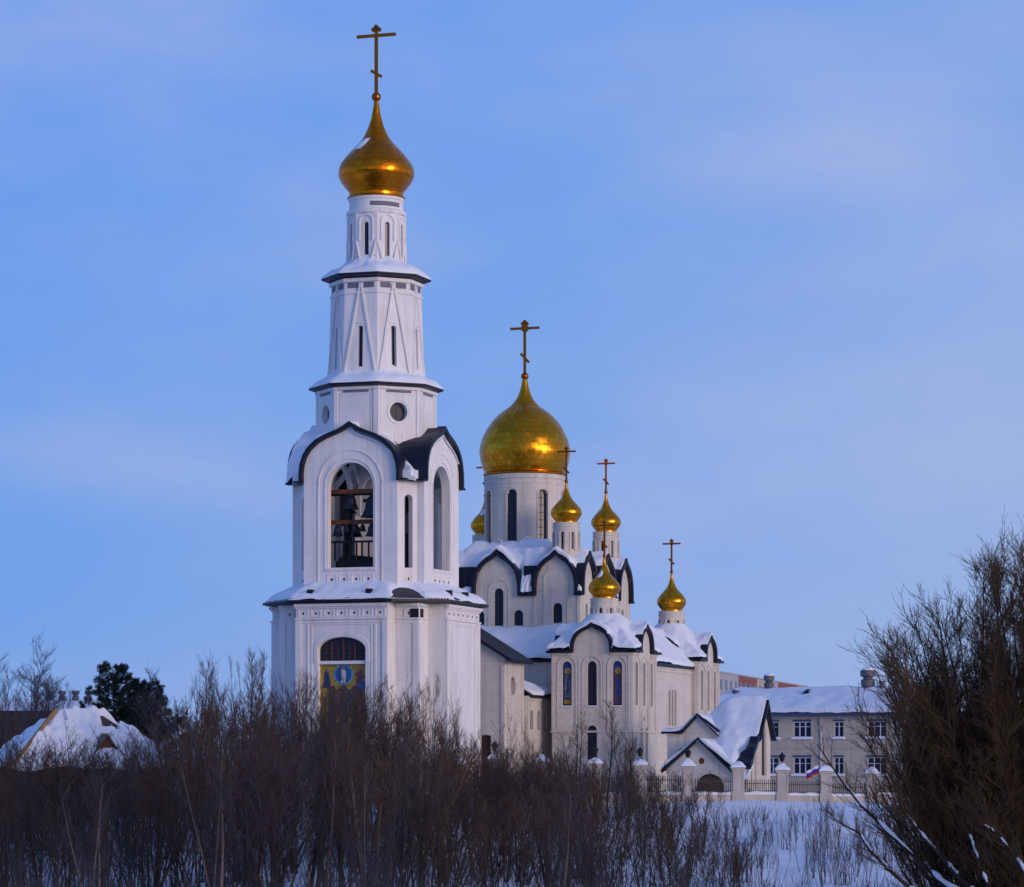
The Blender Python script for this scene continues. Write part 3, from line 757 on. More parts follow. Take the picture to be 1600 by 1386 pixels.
for fr in gl:
    w = MB(); w.fbox(fr, -.23, .23, .72, 3.98, -.45, -.42); w = w.build('slit_window', 'glass', tower)
    b = MB(); b.fbox(fr, -.23, .23, 2.2, 2.26, -.419, -.38); b.build('frame', 'frame', w)
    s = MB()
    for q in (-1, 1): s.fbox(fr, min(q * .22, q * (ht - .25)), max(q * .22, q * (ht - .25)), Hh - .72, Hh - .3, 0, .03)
    islands(s, 'vent_slot_shade', 'vent', tower)
eave(4.3, 37.98, 2.35, 39.15, 3.55, 31)

# ---- round top drum
z0, z1 = 38.8, 43.35; Rc = 2.28
mb = MB()
NS = 64; wins = [45 * k for k in range(8)]
mb.lathe([(1.7, z0), (1.7, z1)], 32)
for k in range(8):                                        # eight curved wall sectors with slits between
    fr = face(45 * k, Rc * math.cos(PI / 8) + .03); hw = Rc * math.sin(PI / 8) - .01
    mb.wall(fr, [(-hw, z0), (hw, z0), (hw, z1), (-hw, z1)], [arch(0, .2, 39.35, 42.35, 8)], .32)
    mb.band(fr, archcurve(0, .60, 41.2, 42.95, 12), archcurve(0, .50, 41.2, 42.85, 12), 0, .09)
    mb.fbox(fr, .5, .6, 40.9, 41.2, 0, .12); mb.fbox(fr, -.6, -.5, 40.9, 41.2, 0, .12)
    fe = face(45 * k + 22.5, Rc - .02)
    mb.bar(fe, (-.42, 39.45), (0, 41.0), .1, -.05, .09); mb.bar(fe, (.42, 39.45), (0, 41.0), .1, -.05, .09); mb.wall(fe, circ(0, 39.75, .12, 8), (), .1, d=.06)
mb.lathe([(Rc + .02, z1 - .3), (Rc + .08, z1 - .22), (Rc + .08, z1 - .02), (2.12, z1 + .1), (2.1, 44.15), (2.18, 44.2), (2.18, 44.4), (2.05, 44.45)], 48)
mb.build('top_drum', 'white', tower, 40)
for k in range(8):
    fr = face(45 * k, Rc * math.cos(PI / 8) + .03)
    w = MB(); w.fbox(fr, -.2, .2, 39.3, 42.36, -.26, -.22); w.build('slit_window', 'glass', tower)
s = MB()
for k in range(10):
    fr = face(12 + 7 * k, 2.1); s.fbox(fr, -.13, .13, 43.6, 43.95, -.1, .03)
islands(s, 'vent_slot_shade', 'vent', tower)
td = dome(tower, ON_T, 2.95, zt(309), (0, 0), 5.22, .25, 26, gold='gold_tower', diamond=False)
# patch of snow caught on the shoulder of the tower dome
pr = onion(ON_T, 2.95, zt(309)); s = MB(); vs = []; n1, n2 = 14, 12
rz = sorted(((z, r) for r, z in pr)); zs_ = [q[0] for q in rz]; rs_ = [q[1] for q in rz]
for i in range(n1):
    for j in range(n2):
        f, g = i / (n1 - 1), j / (n2 - 1); z = zt(238) + f * (zt(219) - zt(238)); ang = R(-52 + 38 * g + 14 * f)
        wgt = max(0, 1 - math.hypot((f - .5) / .5, (g - .5) / .5) ** 2) - .25 + .25 * float(vnoise(f * 4, g * 4, 8))
        r = float(np.interp(z, zs_, rs_)) + .10 * wgt
        vs.append((r * math.sin(ang), -r * math.cos(ang), z))
s.add(vs, [(i * n2 + j, i * n2 + j + 1, (i + 1) * n2 + j + 1, (i + 1) * n2 + j) for i in range(n1 - 1) for j in range(n2 - 1)])
s.build('snow_patch', 'snow', td, 60)

# ================================================================ CATHEDRAL
CY = 284.0
cath = empty('cathedral', at(820, 1200, CY), -TH)
tag(cath, 'cream cathedral with one big gold dome, small gold domes and snowy dark arched gables', 'cathedral')
CX = cath.location.x
def zc(y, u=0.0, v=0.0): return (HZ - y) * (CY - v * CT - u * ST) / F

def gabled_walls(mb, h, zlow, zeave, arches, holes, c=(0, 0), th=.5, faces=(0, 1, 2, 3)):
    """four walls of a square block, each topped by ogee gables; arches: (s, half width, height)"""
    for k in faces:
        fr = face(90 * k, h, 0, c)
        ol = [(-h, zlow), (h, zlow), (h, zeave)]
        for (s, w, H) in sorted(arches, reverse=True): ol += kok(s, w, zeave, H)
        ol.append((-h, zeave))
        hh = 0.003 * k
        mb.wall(fr, [(x * (1 - 1e-4 * k), z - hh) for x, z in ol], holes.get(k, ()), th)

# ---- main cube
h = 7.45; ze = 14.95
AR = [(-5.35, 1.75, 3.45), (0, 1.95, 3.55), (5.35, 1.75, 3.45)]
wf = [(0.15, .43, 11.3, 15.55), (1.95, .43, 11.5, 13.65), (-1.6, .43, 11.5, 13.65), (5.5, .43, 11.3, 14.2), (-5.5, .43, 11.3, 14.2)]
wr = [(0, .38, 11.3, 15.4), (-5.3, .38, 12.0, 14.2), (5.3, .38, 12.0, 14.2)]
mb = MB()
gabled_walls(mb, h, 6.0, ze, AR, {0: [arch(s, w, a0, a1) for s, w, a0, a1 in wf], 1: [arch(s, w, a0, a1) for s, w, a0, a1 in wr]})
for k in range(4):
    fr = face(90 * k, h)
    for s in (-7.43, -3.45, 3.45, 7.43): mb.fbox(fr, s - .16 * (s > 7) - .16 * (abs(s) < 7) * .5, s + .16 * (s < -7) + .16 * (abs(s) < 7) * .5, 8, ze - .15, 0, .06)
    mb.band(fr, archcurve(0.15, .95, 11, 16.35), archcurve(0.15, .85, 11, 16.25), 0, .06)
    for s in (-5.35, 5.35): mb.band(fr, archcurve(s, 1.12, 11, 17.3), archcurve(s, 1.02, 11, 17.2), 0, .06)
mb.build('main_walls', 'cream', cath)
for s, w, a0, a1 in wf: window(cath, face(0, h), s, w, a0, a1, bars=4)
for s, w, a0, a1 in wr: window(cath, face(90, h), s, w, a0, a1, bars=4)
HR = 7.75
def mrz(X, Y):
    base = 15.0 + np.clip(HR - np.maximum(np.abs(X), np.abs(Y)), 0, 4.3) * 1.05
    z = base
    for s, w, H in AR:
        for P, Q in ((X, Y), (Y, X)):
            z = np.maximum(z, np.where(np.abs(P - s) < w + .12, 15.0 + (H + .15) * kokz((P - s) / (w + .12)), -9))
    return z
mb = MB(); mb.hfield(mrz, -HR, HR, -HR, HR, .125, skirt=.05)
for k in range(4):
    fr = face(90 * k, h)
    for s, w, H in AR: rim(mb, fr, s, w + .05, ze, H + .05, t=.25, d0=-.4, d1=.42 + .004 * k)
    for s0, s1 in ((-7.8, -7.2), (-3.55, -2.0), (2.0, 3.55), (7.2, 7.8)): mb.fbox(fr, s0, s1, ze - .12, ze + .06, -.4, .38 + .004 * k)
    # metal-clad upstands between the gables
    for s0, s1 in ((-3.6, -2.05), (2.45, 3.6)): mb.fbox(fr, s0, s1, ze + .05, ze + 2.5, -.5, .06)
mb.build('gable_roof', 'roof', cath, 35)
def msnow(X, Y):
    sl = slope_of(mrz, X, Y, .2)
    n = vnoise(X * .5 + 3, Y * .5 + 1, 41) * .6 + vnoise(X * 1.8, Y * 1.8, 42) * .4
    t = .60 * np.clip((1.75 - sl) / .6, 0, 1) * (.35 + n) - .08
    return mrz(X, Y) + t
mb = MB(); mb.hfield(msnow, -7.68, 7.68, -7.68, 7.68, .12, skirt=.25); mb.build('roof_snow', 'snow', cath, 70)
# deep drift pouring down the valley right of the middle gable
fr = face(0, h); s_ = MB(); vs = []; n1, n2 = 22, 13
for i in range(n1):
    f = i / (n1 - 1); z = ze + .1 + 3.9 * f
    c0, w0 = 2.50 + .5 * f, .62 + .8 * f ** 1.5
    for j in range(n2):
        q = 2 * j / (n2 - 1) - 1; n = float(vnoise(q * 2.2 + 5, z * .5, 3) * .6 + vnoise(q * 6, z * 1.3, 9) * .4)
        vs.append(fr.p(c0 + w0 * q, z + .25 * n, (-.45 - 1.5 * f ** 1.6) + (.95 - .3 * f) * max(0, 1 - q * q) ** .5 * (.75 + .5 * n)))
s_.add(vs, [(i * n2 + j, i * n2 + j + 1, (i + 1) * n2 + j + 1, (i + 1) * n2 + j) for i in range(n1 - 1) for j in range(n2 - 1)])
s_.build('snow_drift', 'snow', cath, 80)

# ---- main drum and dome
DR = 3.56; zd0, zd1 = 18.6, 25.9
mb = MB()
mb.lathe([(3.0, zd0), (3.0, zd1)], 40)
SEG = 8
for k in range(8):
    # each sector: a curved wall made of five planks, the middle one holding the window
    for q, an in enumerate((-18, -9, 9, 18)):
        pass
def curved_wall(mb, Rr, z0, z1, wins, whalf, wz0, wz1, n=96, th=.4):
    """cylinder wall with tall round-topped openings"""
    vs, fs = [], []
    zs2 = [z0, wz0] + [wz1 - whalf + whalf * math.sin(t) for t in np.linspace(0, PI / 2, 6)] + [z1]
    hw = {}
    for i in range(n):
        A = 2 * PI * i / n
        for z in zs2: vs.append((Rr * math.sin(A), -Rr * math.cos(A), z)); 
    K = len(zs2)
    angs = np.array([2 * PI * i / n for i in range(n)])
    def hid(i, k):
        am = 2 * PI * (i + .5) / n; zm = (zs2[k] + zs2[k + 1]) / 2
        if not (wz0 < zm < wz1): return False
        half = whalf if zm < wz1 - whalf else math.sqrt(max(0, whalf ** 2 - (zm - wz1 + whalf) ** 2))
        for w in wins:
            dlt = (am - R(w) + PI) % (2 * PI) - PI
            if abs(dlt) * Rr < half: return True
        return False
    m = len(vs)
    for i in range(n):
        A = 2 * PI * i / n
        for z in zs2: vs.append(((Rr - th) * math.sin(A), -(Rr - th) * math.cos(A), z))
    solid = {(i, k): not hid(i, k) for i in range(n) for k in range(K - 1)}
    for i in range(n):
        j = (i + 1) % n
        for k in range(K - 1):
            if not solid[i, k]: continue
            a_, b_, c_, d_ = i * K + k, j * K + k, j * K + k + 1, i * K + k + 1
            fs += [(a_, b_, c_, d_), (d_ + m, c_ + m, b_ + m, a_ + m)]
            if not solid[(i - 1) % n, k]: fs.append((a_, d_, d_ + m, a_ + m))
            if not solid[j, k]: fs.append((b_, b_ + m, c_ + m, c_))
            if k == 0 or not solid[i, k - 1]: fs.append((a_, a_ + m, b_ + m, b_))
            if k == K - 2 or not solid[i, k + 1]: fs.append((d_, c_, c_ + m, d_ + m))
    mb.add(vs, fs)
mb = MB()
W8 = [45 * k for k in range(8)]
curved_wall(mb, DR, zd0, zd1 - .5, W8, .46, 19.9, 24.45, 176)
mb.lathe([(DR, zd1 - .95), (DR + .05, zd1 - .9), (DR + .05, zd1 - .75), (DR, zd1 - .7)], 60, cap=False)
mb.lathe([(DR, zd1 - .5), (DR + .08, zd1 - .45), (DR + .08, zd1 - .05), (3.3, zd1 + .05)], 60)
mb.lathe([(DR, 18.7), (DR + .3, 18.75), (DR + .3, 19.2), (DR + .1, 19.3), (DR, 19.35)], 60, cap=False)
for k in range(8):
    fr = face(22.5 + 45 * k, DR)                      # little gablets round the foot of the drum
    mb.wall(fr, kok(0, .62, 19.3, .95), (), .4, d=.2); mb.band(fr, archcurve(0, .42, 19.3, 19.85, 8), archcurve(0, .34, 19.3, 19.75, 8), .2, .25)
    f2 = face(45 * k, DR - .02); mb.band(f2, archcurve(0, .56, 19.9, 24.62, 10), archcurve(0, .48, 19.9, 24.54, 10), -.06, .06)
drum = mb.build('drum', 'cream', cath, 30)
mb = MB()
for k in range(8):
    fr = face(22.5 + 45 * k, DR); rng2 = 1 + .3 * math.sin(k * 5)
    mb.band(fr, kok(0, .72, 19.3, 1.05 * rng2), kok(0, .6, 19.3, .9), -.3, .22)
islands(mb, 'gablet_snow', 'snow', drum, 60)
mb = MB(); mb.lathe([(2.6, 19.5), (2.6, 25.3)], 24); mb.build('drum_core', 'door', drum)
for k in range(8):
    fr = face(45 * k, DR - .02); w = window(cath, fr, 0, .48, 19.85, 24.5, d=-.34, bars=6)
dome(cath, ON_M, 4.02, zc(741), (0, 0), 4.62, .225, 40)
for (px, u, v) in ((4.9, 0, 0),):
    pass
g = 5.75
def small_dome(c, zb, zlow, lab=None, rr=1.34, ring=False):
    mb = MB()
    curved_wall(mb, 1.17, zlow, zb - .1, [45 * k for k in range(8)], .15, zb - 2.35, zb - .85, 120, .2)
    mb.lathe([(1.17, zb - .42), (1.22, zb - .4), (1.22, zb - .32), (1.17, zb - .3)], 32, c=(0, 0), cap=False)
    mb.lathe([(1.17, zb - .12), (1.21, zb - .1), (1.21, zb - .02), (1.0, zb)], 32)
    for k in range(8):
        fe = face(45 * k, 1.16); mb.band(fe, archcurve(0, .28, zb - 2.5, zb - .7, 8), archcurve(0, .21, zb - 2.5, zb - .77, 8), -.06, .045)
    if ring:
        for k in range(8):
            fe = face(22.5 + 45 * k, 1.32); mb.wall(fe, kok(0, .46, zlow + .35, .6), (), .3)
    mb.v = [(x + c[0], y + c[1], z) for x, y, z in mb.v]
    dr = mb.build('small_drum', 'cream', cath, 30)
    m2 = MB(); m2.lathe([(1.02, zlow), (1.02, zb - .2)], 20, c=c); m2.build('slit_window', 'glass', dr)
    if ring:
        m3 = MB()
        for k in range(8):
            fe = face(22.5 + 45 * k, 1.32, 0, c); m3.band(fe, kok(0, .50, zlow + .35, .70), kok(0, .44, zlow + .35, .55), -.2, .03)
        islands(m3, 'gablet_snow', 'snow', dr)
    dm = dome(cath, ON_T, rr, zb, c, 2.85, .155, 22, simple=True)
    # snow clinging to the shaded shoulder
    pr = onion(ON_T, rr, zb); q = sorted((z, r) for r, z in pr); zz = [k[0] for k in q]; rs = [k[1] for k in q]
    s = MB(); vs = []; n1, n2 = 10, 9; a0 = -38 + 30 * math.sin(c[0] * 3 + c[1])
    for i in range(n1):
        for j in range(n2):
            f, gg = i / (n1 - 1), j / (n2 - 1); z = zb + rr * (1.25 + .55 * f); an = R(a0 - 25 + 50 * gg + 10 * f)
            r = float(np.interp(z, zz, rs)) + .09 * (max(0, 1 - math.hypot((f - .5) / .5, (gg - .5) / .5) ** 2) - .22)
            vs.append((c[0] + r * math.sin(an), c[1] - r * math.cos(an), z))
    s.add(vs, [(i * n2 + j, i * n2 + j + 1, (i + 1) * n2 + j + 1, (i + 1) * n2 + j) for i in range(n1 - 1) for j in range(n2 - 1)])
    s.build('snow_patch', 'snow', dm, 60)
for (u, v) in ((g, g), (g, -g), (-g, -g), (-g, g)):
    small_dome((u, -v), 21.2, 16.2)

# ---- two side chapels with a dome each
HB = 3.5; zeb = 9.72
CH = [((10.9, 11.2), 14.3), ((10.1, -11.9), 14.3)]
for ci, ((u, v), zb) in enumerate(CH):
    c = (u, -v); mb = MB(); q = [(-2.2, .36), (0, .36), (2.2, .36)]
    fr0 = [arch(-2.2, .42, 5.2, 8.9), arch(0, .42, 5.2, 8.9), arch(2.2, .42, 5.2, 8.9), arch(0, .44, .7, 3.55)]
    fr1 = [arch(-2.2, .37, 5.2, 8.85), arch(0, .37, 5.2, 8.85), arch(2.2, .37, 5.2, 8.85), arch(-.7, .26, .6, 3.4), arch(.7, .26, .6, 3.4), circ(0, 4.1, .22, 10)]
    gabled_walls(mb, HB, GZ - .5, zeb, [(0, 1.58, 2.1)], {0: fr0, 1: fr1}, c)
    for k in (0, 1, 2, 3):
        fr = face(90 * k, HB, 0, c)
        for s in (-2.2, 0, 2.2): mb.band(fr, archcurve(s, .86, 3.3, 9.35), archcurve(s, .78, 3.3, 9.27), 0, .07)
        mb.fbox(fr, -HB - .04, HB + .04, 2.95, 3.12, 0, .12); mb.fbox(fr, -HB - .04, HB + .04, GZ, -1.4, 0, .14)
        for s in (-1, 1):
            mb.fbox(fr, s * HB - .34 * (s > 0), s * HB + .34 * (s < 0), 3.12, zeb - .2, 0, .07)
            if k < 2: mb.fbox(fr, s * 1.1 - .1, s * 1.1 + .1, -1.4, 9.0, 0, .05)
        mb.fbox(fr, -HB, -1.7, zeb - .32, zeb - .12, 0, .14); mb.fbox(fr, 1.7, HB, zeb - .32, zeb - .12, 0, .14)
    mb.build('chapel_walls', 'cream', cath)
    f0 = face(0, HB, 0, c)
    for s in (-2.2, 0, 2.2):
        w = window(cath, f0, s, .42, 5.2, 8.9, bars=4, name='stained_glass_window' if s else 'window')
        if s and ci == 0:
            m = MB(); dd = -.285
            def blob(pts, mi, dz): m.wall(f0, [(s + x, z) for x, z in pts], (), .012, mi, dd + dz)
            blob([(x, z) for x, z in arch(0, .36, 7.9, 8.8, 8)], 0, .05)
            blob([(-.36, 5.3), (.36, 5.3), (.36, 7.9), (-.36, 7.9)], 4 if s < 0 else 3, .045)
            blob(circ(0, 8.1, .27, 14), 1, .06); blob(circ(0, 8.08, .12, 10), 5, .07)
            blob([(-.22, 5.9), (.22, 5.9), (.26, 6.8), (.16, 7.7), (-.16, 7.7), (-.26, 6.8)], 2 if s > 0 else 6, .065)
            blob([(-.08, 6.0), (.14, 6.2), (.1, 7.6), (-.1, 7.6)], 0 if s > 0 else 4, .072); blob([(-.28, 5.35), (.28, 5.35), (.28, 5.7), (-.28, 5.7)], 1 if s < 0 else 2, .06)
            m.build('glass_figure', ['s_blue', 'm_yellow', 'stained', 'm_brown', 'm_navy', 'm_skin', 'stained_pale'], w)
    window(cath, f0, 0, .44, .7, 3.55, bars=2, glass='glass')
    f1 = face(90, HB, 0, c)
    for s in (-2.2, 0, 2.2): window(cath, f1, s, .37, 5.2, 8.85, bars=4)
    for s in (-.7, .7): window(cath, f1, s, .26, .6, 3.4, bars=3)
    m = MB()
    for s in (-2.2, 0, 2.2): m.fbox(f0, s - .42, s + .42, 5.12, 5.2, -.2, .16)
    islands(m, 'window_sill', 'snow', cath)
    E = HB + .34
    def crz(X, Y, u=u, v=v, zb=zb):
        x, y = X - u, Y + v
        z = zeb + .05 + np.clip(E - np.maximum(np.abs(x), np.abs(y)), 0, 2.7) * .86
        z = np.maximum(z, 12.75 - .9 * np.clip(np.hypot(x, y) - 1.15, 0, 9))
        for P in (x, y):
            z = np.maximum(z, np.where(np.abs(P) < 1.7, zeb + .05 + 2.2 * kokz(P / 1.7), -9))
        return z
    mb = MB(); mb.hfield(crz, u - E, u + E, -v - E, -v + E, .11, skirt=.03)
    for k in range(4):
        fr = face(90 * k, HB, 0, c)
        rim(mb, fr, 0, 1.62, zeb, 2.12, t=.21, d0=-.3, d1=.36 + .003 * k)
        for s in (-1, 1): mb.fbox(fr, min(s * 1.62, s * (E + .06)), max(s * 1.62, s * (E + .06)), zeb - .1, zeb + .09, -.3, .40 + .003 * k)
    mb.build('chapel_roof', 'roof', cath, 35)
    sn = snow_on(crz, .5, 2.0, 50 + ci, sc=.7)
    mb = MB(); mb.hfield(sn, u - E + .02, u + E - .02, -v - E + .02, -v + E - .02, .1, skirt=.2); mb.build('chapel_snow', 'snow', cath, 70)
    small_dome(c, zb, 11.9, ring=(ci == 1))

# ---- aisle: west wall between gallery and chapel, south wall between the two chapels
mb = MB()
wt = [arch(-7.9 + q, .2, 3.6, 6.7, 8) for q in (-.75, 0, .75)]
fs_ = Fr((13.0, 0, 0), (0, 1, 0), (0, 0, 1))
mb.wall(fs_, [(-9.5, GZ - .5), (9.5, GZ - .5), (9.5, 8.85), (-9.5, 8.85)], [arch(2.2 + q, .3, 3.7, 6.9, 8) for q in (-.95, 0, .95)], .4)
mb.fbox(fs_, -9.4, 9.4, 8.4, 8.6, 0, .12); mb.fbox(fs_, -9.4, 9.4, 2.95, 3.1, 0, .1)
mb.box(-7.4, 7.4, -11.45, -11.0, GZ, 9.1)
fw = face(0, 11.45); mb.fbox(fw, -7.4, 7.38, 8.75, 8.95, 0, .1)
mb.box(-11, 11, 9, 14, GZ, 9)
mb.build('aisle_walls', 'cream', cath)
for q in (-.95, 0, .95): window(cath, fs_, 2.2 + q, .3, 3.7, 6.9, bars=3)
def aiz(X, Y):
    return np.minimum(9.0 + np.clip(13.35 - np.abs(X), 0, 3.6) * .92, np.minimum(9.15 + np.clip(Y + 11.8, 0, 9) * .62, 9.15 + np.clip(14 - Y, 0, 9) * .62))
mb = MB(); mb.hfield(aiz, -13.3, 13.3, -11.8, 14, .3, lambda X, Y: np.maximum(np.abs(X), np.abs(Y)) > 7.0, skirt=.18); mb.build('aisle_roof', 'roof', cath)
mb = MB(); mb.hfield(snow_on(aiz, .5, 1.6, 61), -13.25, 13.25, -11.75, 13.9, .2, lambda X, Y: np.maximum(np.abs(X), np.abs(Y)) > 7.0, skirt=.3); mb.build('aisle_snow', 'snow', cath, 70)

# ---- west porch (narthex) with a plain pitched roof, and the low wing beside it
un, v1_, v2_ = 5.76, 22.0, 17.4
mb = MB(); fr = face(0, v1_)
zea, zri = 8.95, 12.5
mb.wall(fr, [(-un, GZ - .5), (un, GZ - .5), (un, zea), (0, zri), (-un, zea)], [arch(4.1, .45, -2.5, 2.7, 8, rise=.1)], .5)
fr2 = Fr((un, 0, 0), (0, 1, 0), (0, 0, 1))
mb.wall(fr2, [(-v1_ + .5, GZ - .5), (-v2_, GZ - .5), (-v2_, zea - .02), (-v1_ + .5, zea - .02)], [[(-20.0 + .75 * math.cos(t), 6.75 + .75 * math.sin(t)) for t in np.linspace(0, 2 * PI, 17)[:-1]]], .45)
mb.wall(Fr((-un, 0, 0), (0, -1, 0), (0, 0, 1)), [(v2_, GZ - .5), (v1_ - .5, GZ - .5), (v1_ - .5, zea - .02), (v2_, zea - .02)], (), .45)
mb.wall(face(180, -v2_), [(-un, GZ), (un, GZ), (un, zea), (0, zri), (-un, zea)], (), .3)
for s in (5.6, 3.3, 2.6): mb.fbox(fr, s - .16, s + .14, GZ, zea - .6 + max(0, (5.4 - s)) * .3, 0, .09)
mb.fbox(fr2, -v1_ + .5, -v1_ + 1.3, GZ, zea - .4, 0, .1); mb.fbox(fr2, -v2_ - .5, -v2_ - .05, GZ, zea - .4, 0, .1)
mb.band(fr2, archcurve(-20.0, .8, -1, 4.0), archcurve(-20.0, .72, -1, 3.92), 0, .06)
mb.fbox(fr2, -v1_ + .5, -v2_ - .05, zea - .4, zea - .2, 0, .16)
mb.build('porch_walls', 'cream', cath)
w = MB(); w.fbox(fr2, -20.8, -19.2, 5.95, 7.55, -.4, -.36); w.build('oval_window', 'glass', cath)
w = MB(); w.wall(fr, arch(4.1, .45, -2.5, 2.7, 8, rise=.1), (), .06, 0, -.25); w = w.build('door', 'door', cath)
w2 = MB(); w2.fbox(fr, 4.42, 4.48, 0, .25, -.25, -.17); w2.build('handle', 'iron', w)
mb = MB(); mb.box(3.28, 3.46, -v1_ - .35, -v1_ - .17, 6.0, 6.75); mb.box(3.34, 3.40, -v1_ - .3, -v1_ + .05, 6.72, 6.8); mb.build('wall_lamp', 'iron', cath)
mb = MB(); sl = (zri - zea) / un
for s in (-1, 1):
    x0, x1 = 0.01 * s, s * (un + .75); z0, z1 = zri + .1, zri + .1 - sl * (un + .75)
    vs = [(x0, -v1_ - .55, z0), (x1, -v1_ - .55, z1), (x1, -v2_ + .35, z1), (x0, -v2_ + .35, z0)]
    vs += [(a_, b_, c_ + .28) for a_, b_, c_ in vs]
    mb.add(vs, [(0, 1, 2, 3), (7, 6, 5, 4), (0, 4, 5, 1), (1, 5, 6, 2), (2, 6, 7, 3), (3, 7, 4, 0)])
mb.build('porch_roof', 'roof', cath)
ul = 6.25
mb = MB(); fl = Fr((ul, 0, 0), (0, 1, 0), (0, 0, 1))
mb.wall(fl, [(-v2_, GZ - .5), (-11.4, GZ - .5), (-11.4, 6.0), (-v2_, 6.0)], [arch(-16.6 + q * 1.85, .40, 3.2, 4.8, 8) for q in range(3)] + [arch(-16.5 + q * 1.4, .36, -1.2, 1.3, 8) for q in range(4)], .4)
mb.wall(Fr((0, -v2_ - .02, 0), (1, 0, 0), (0, 0, 1)), [(un - .4, GZ), (ul - .01, GZ), (ul - .01, 6.0), (un - .4, 6.0)], (), .4)
mb.fbox(fl, -v2_ + .02, -11.45, 5.6, 5.85, 0, .1); mb.fbox(fl, -v2_ + .02, -11.45, 2.2, 2.32, 0, .07)
mb.build('wing_walls', 'cream', cath)
for q in range(3): window(cath, fl, -16.6 + q * 1.85, .40, 3.2, 4.8, bars=1)
for q in range(4): window(cath, fl, -16.5 + q * 1.4, .36, -1.2, 1.3, bars=1)
def lwz(X, Y): return 6.05 + np.minimum(np.clip(ul + .4 - X, 0, 9) * .62, np.clip(-Y - 11.2, 0, 9) * .28)
mb = MB(); mb.hfield(lwz, 2.0, ul + .4, -v2_, -11.5, .2, skirt=.2); mb.build('wing_roof', 'roof', cath)
mb = MB(); mb.hfield(snow_on(lwz, .45, 1.6, 71), 2.0, ul + .36, -v2_ + .02, -11.5, .15, skirt=.3); mb.build('wing_snow', 'snow', cath, 70)

# ---- east end: low apse block closing the far side
mb = MB(); mb.lathe([(5.0, GZ), (5.0, 9.0), (5.2, 9.1), (2.5, 12.5)], 24, c=(0, 15)); mb.build('apse_walls', 'cream', cath, 40)
mb = MB(); mb.lathe([(5.4, 9.05), (5.45, 9.3), (2.6, 12.6), (.3, 13.4)], 24, c=(0, 15)); mb.build('apse_roof', 'roof', cath, 40)

# ================================================================ PARISH HALL WITH SNOW ROOF (right of the chapels)
AY = 259.0
hall = empty('parish_hall', at(1150, 1200, AY), -TH)
tag(hall, 'low cream hall with pointed snow-covered gables, tucked between the cathedral and the grey office block', 'church hall')
def ha(px, py, v):                                     # local u, z for a photo position on the plane v
    Yd = AY; X = 0
    for _ in range(6):
        X = (px - 800) * Yd / F - hall.location.x; u = (X + v * ST) / CT; Yd = AY - v * CT - u * ST
    return u, (HZ - py) * Yd / F
mb = MB()
# body with its arched gable to the right
def hg(x): return (1 - np.abs(x) ** 1.35) * .82 + .18 * np.clip(1 - np.abs(x) * 3, 0, 1) ** 1.5
def hgab(w, zb, H): return [(w * x, zb + H * float(hg(x))) for x in np.linspace(1, -1, 25)]
hu = 2.3; wv = 2.25
fr = face(90, hu)
mb.wall(fr, [(-wv, GZ - .5), (wv, GZ - .5)] + hgab(wv, 2.4, 2.85), [arch(0, .62, -.6, 3.5)], .4)
mb.band(fr, archcurve(0, .86, -.6, 3.75), archcurve(0, .76, -.6, 3.65), 0, .06)
mb.box(-.4, hu - .4, -wv, wv, GZ - .5, 2.35); mb.box(-5.0, -.5, -2.0, 5.0, GZ - .5, 1.9)
# lower front aisle
fr_l = face(90, hu - .15)
mb.wall(fr_l, [(wv + .02 - 5.3, GZ - .5), (-wv - .02, GZ - .5), (-wv - .02, 2.0), (-3.2, 1.5), (-4.2, .7), (wv + .02 - 5.3, -.1)], [arch(-3.9, .45, -1.6, .35)], .4)
mb.box(-1.0, hu - .56, -5.2, -wv - .02, GZ - .5, -.1)
# front gables facing the viewer
uB, zB = ha(1092, 1157, 5.6); fB = face(0, 5.6)
mb.wall(fB, [(uB - 2.65, GZ - .5), (uB + 2.75, GZ - .5), (uB + 2.75, -.35), (uB, zB), (uB - 2.65, -.1)], [arch(uB + .9, 1.15, GZ, -.45, 10), circ(uB + .2, .55, .26, 12)], .4)
mb.wall(Fr((uB + 2.75, 0, 0), (0, 1, 0), (0, 0, 1)), [(-5.2, GZ - .5), (-2.3, GZ - .5), (-2.3, -.35), (-5.2, -.35)], (), .3)
uA, zA = ha(1091, 1119, 2.4); fA = face(0, 2.4)
mb.wall(fA, [(uA - 2.6, GZ - .5), (uA + 1.6, GZ - .5), (uA + 1.6, zA - 1.25), (uA, zA), (uA - 1.35, zA - 1.45), (uA - 2.6, zA - 1.45)], [arch(uA - 1.35, .26, -.3, 1.6, 8), arch(uA + .3, .5, .9, 2.0, 8)], .4)
mb.build('hall_walls', 'cream', hall)
for (f_, s, w, a0, a1) in ((fr, 0, .62, -.6, 3.5), (fr_l, -3.9, .45, -1.6, .35), (fA, uA - 1.35, .26, -.3, 1.6), (fA, uA + .3, .5, .9, 2.0)): window(hall, f_, s, w, a0, a1, d=-.2, bars=2)
w = MB(); w.wall(fB, arch(uB + .9, 1.15, GZ, -.45, 10), (), .1, 0, -.15); w = w.build('arched_door', 'door', hall); 
w2 = MB(); w2.fbox(fB, uB + .8, uB + .86, -1.6, -1.3, -.15, -.05); w2.build('handle', 'iron', w)
w = MB(); w.wall(fB, circ(uB + .2, .55, .26, 12), (), .05, 0, -.12); w.build('round_window', 'wood', hall)
mb = MB()
mb.band(fr, hgab(wv + .3, 2.2, 3.3), hgab(wv + .02, 2.3, 2.9), -.2, .45)
def gable_edge(f_, pts, d0, d1, t=.2):
    mb.band(f_, [(x, z + t) for x, z in pts], pts, d0, d1)
gable_edge(fB, [(uB + 3.15, -.7), (uB, zB + .05), (uB - 3.0, -.35)], -.2, .4)
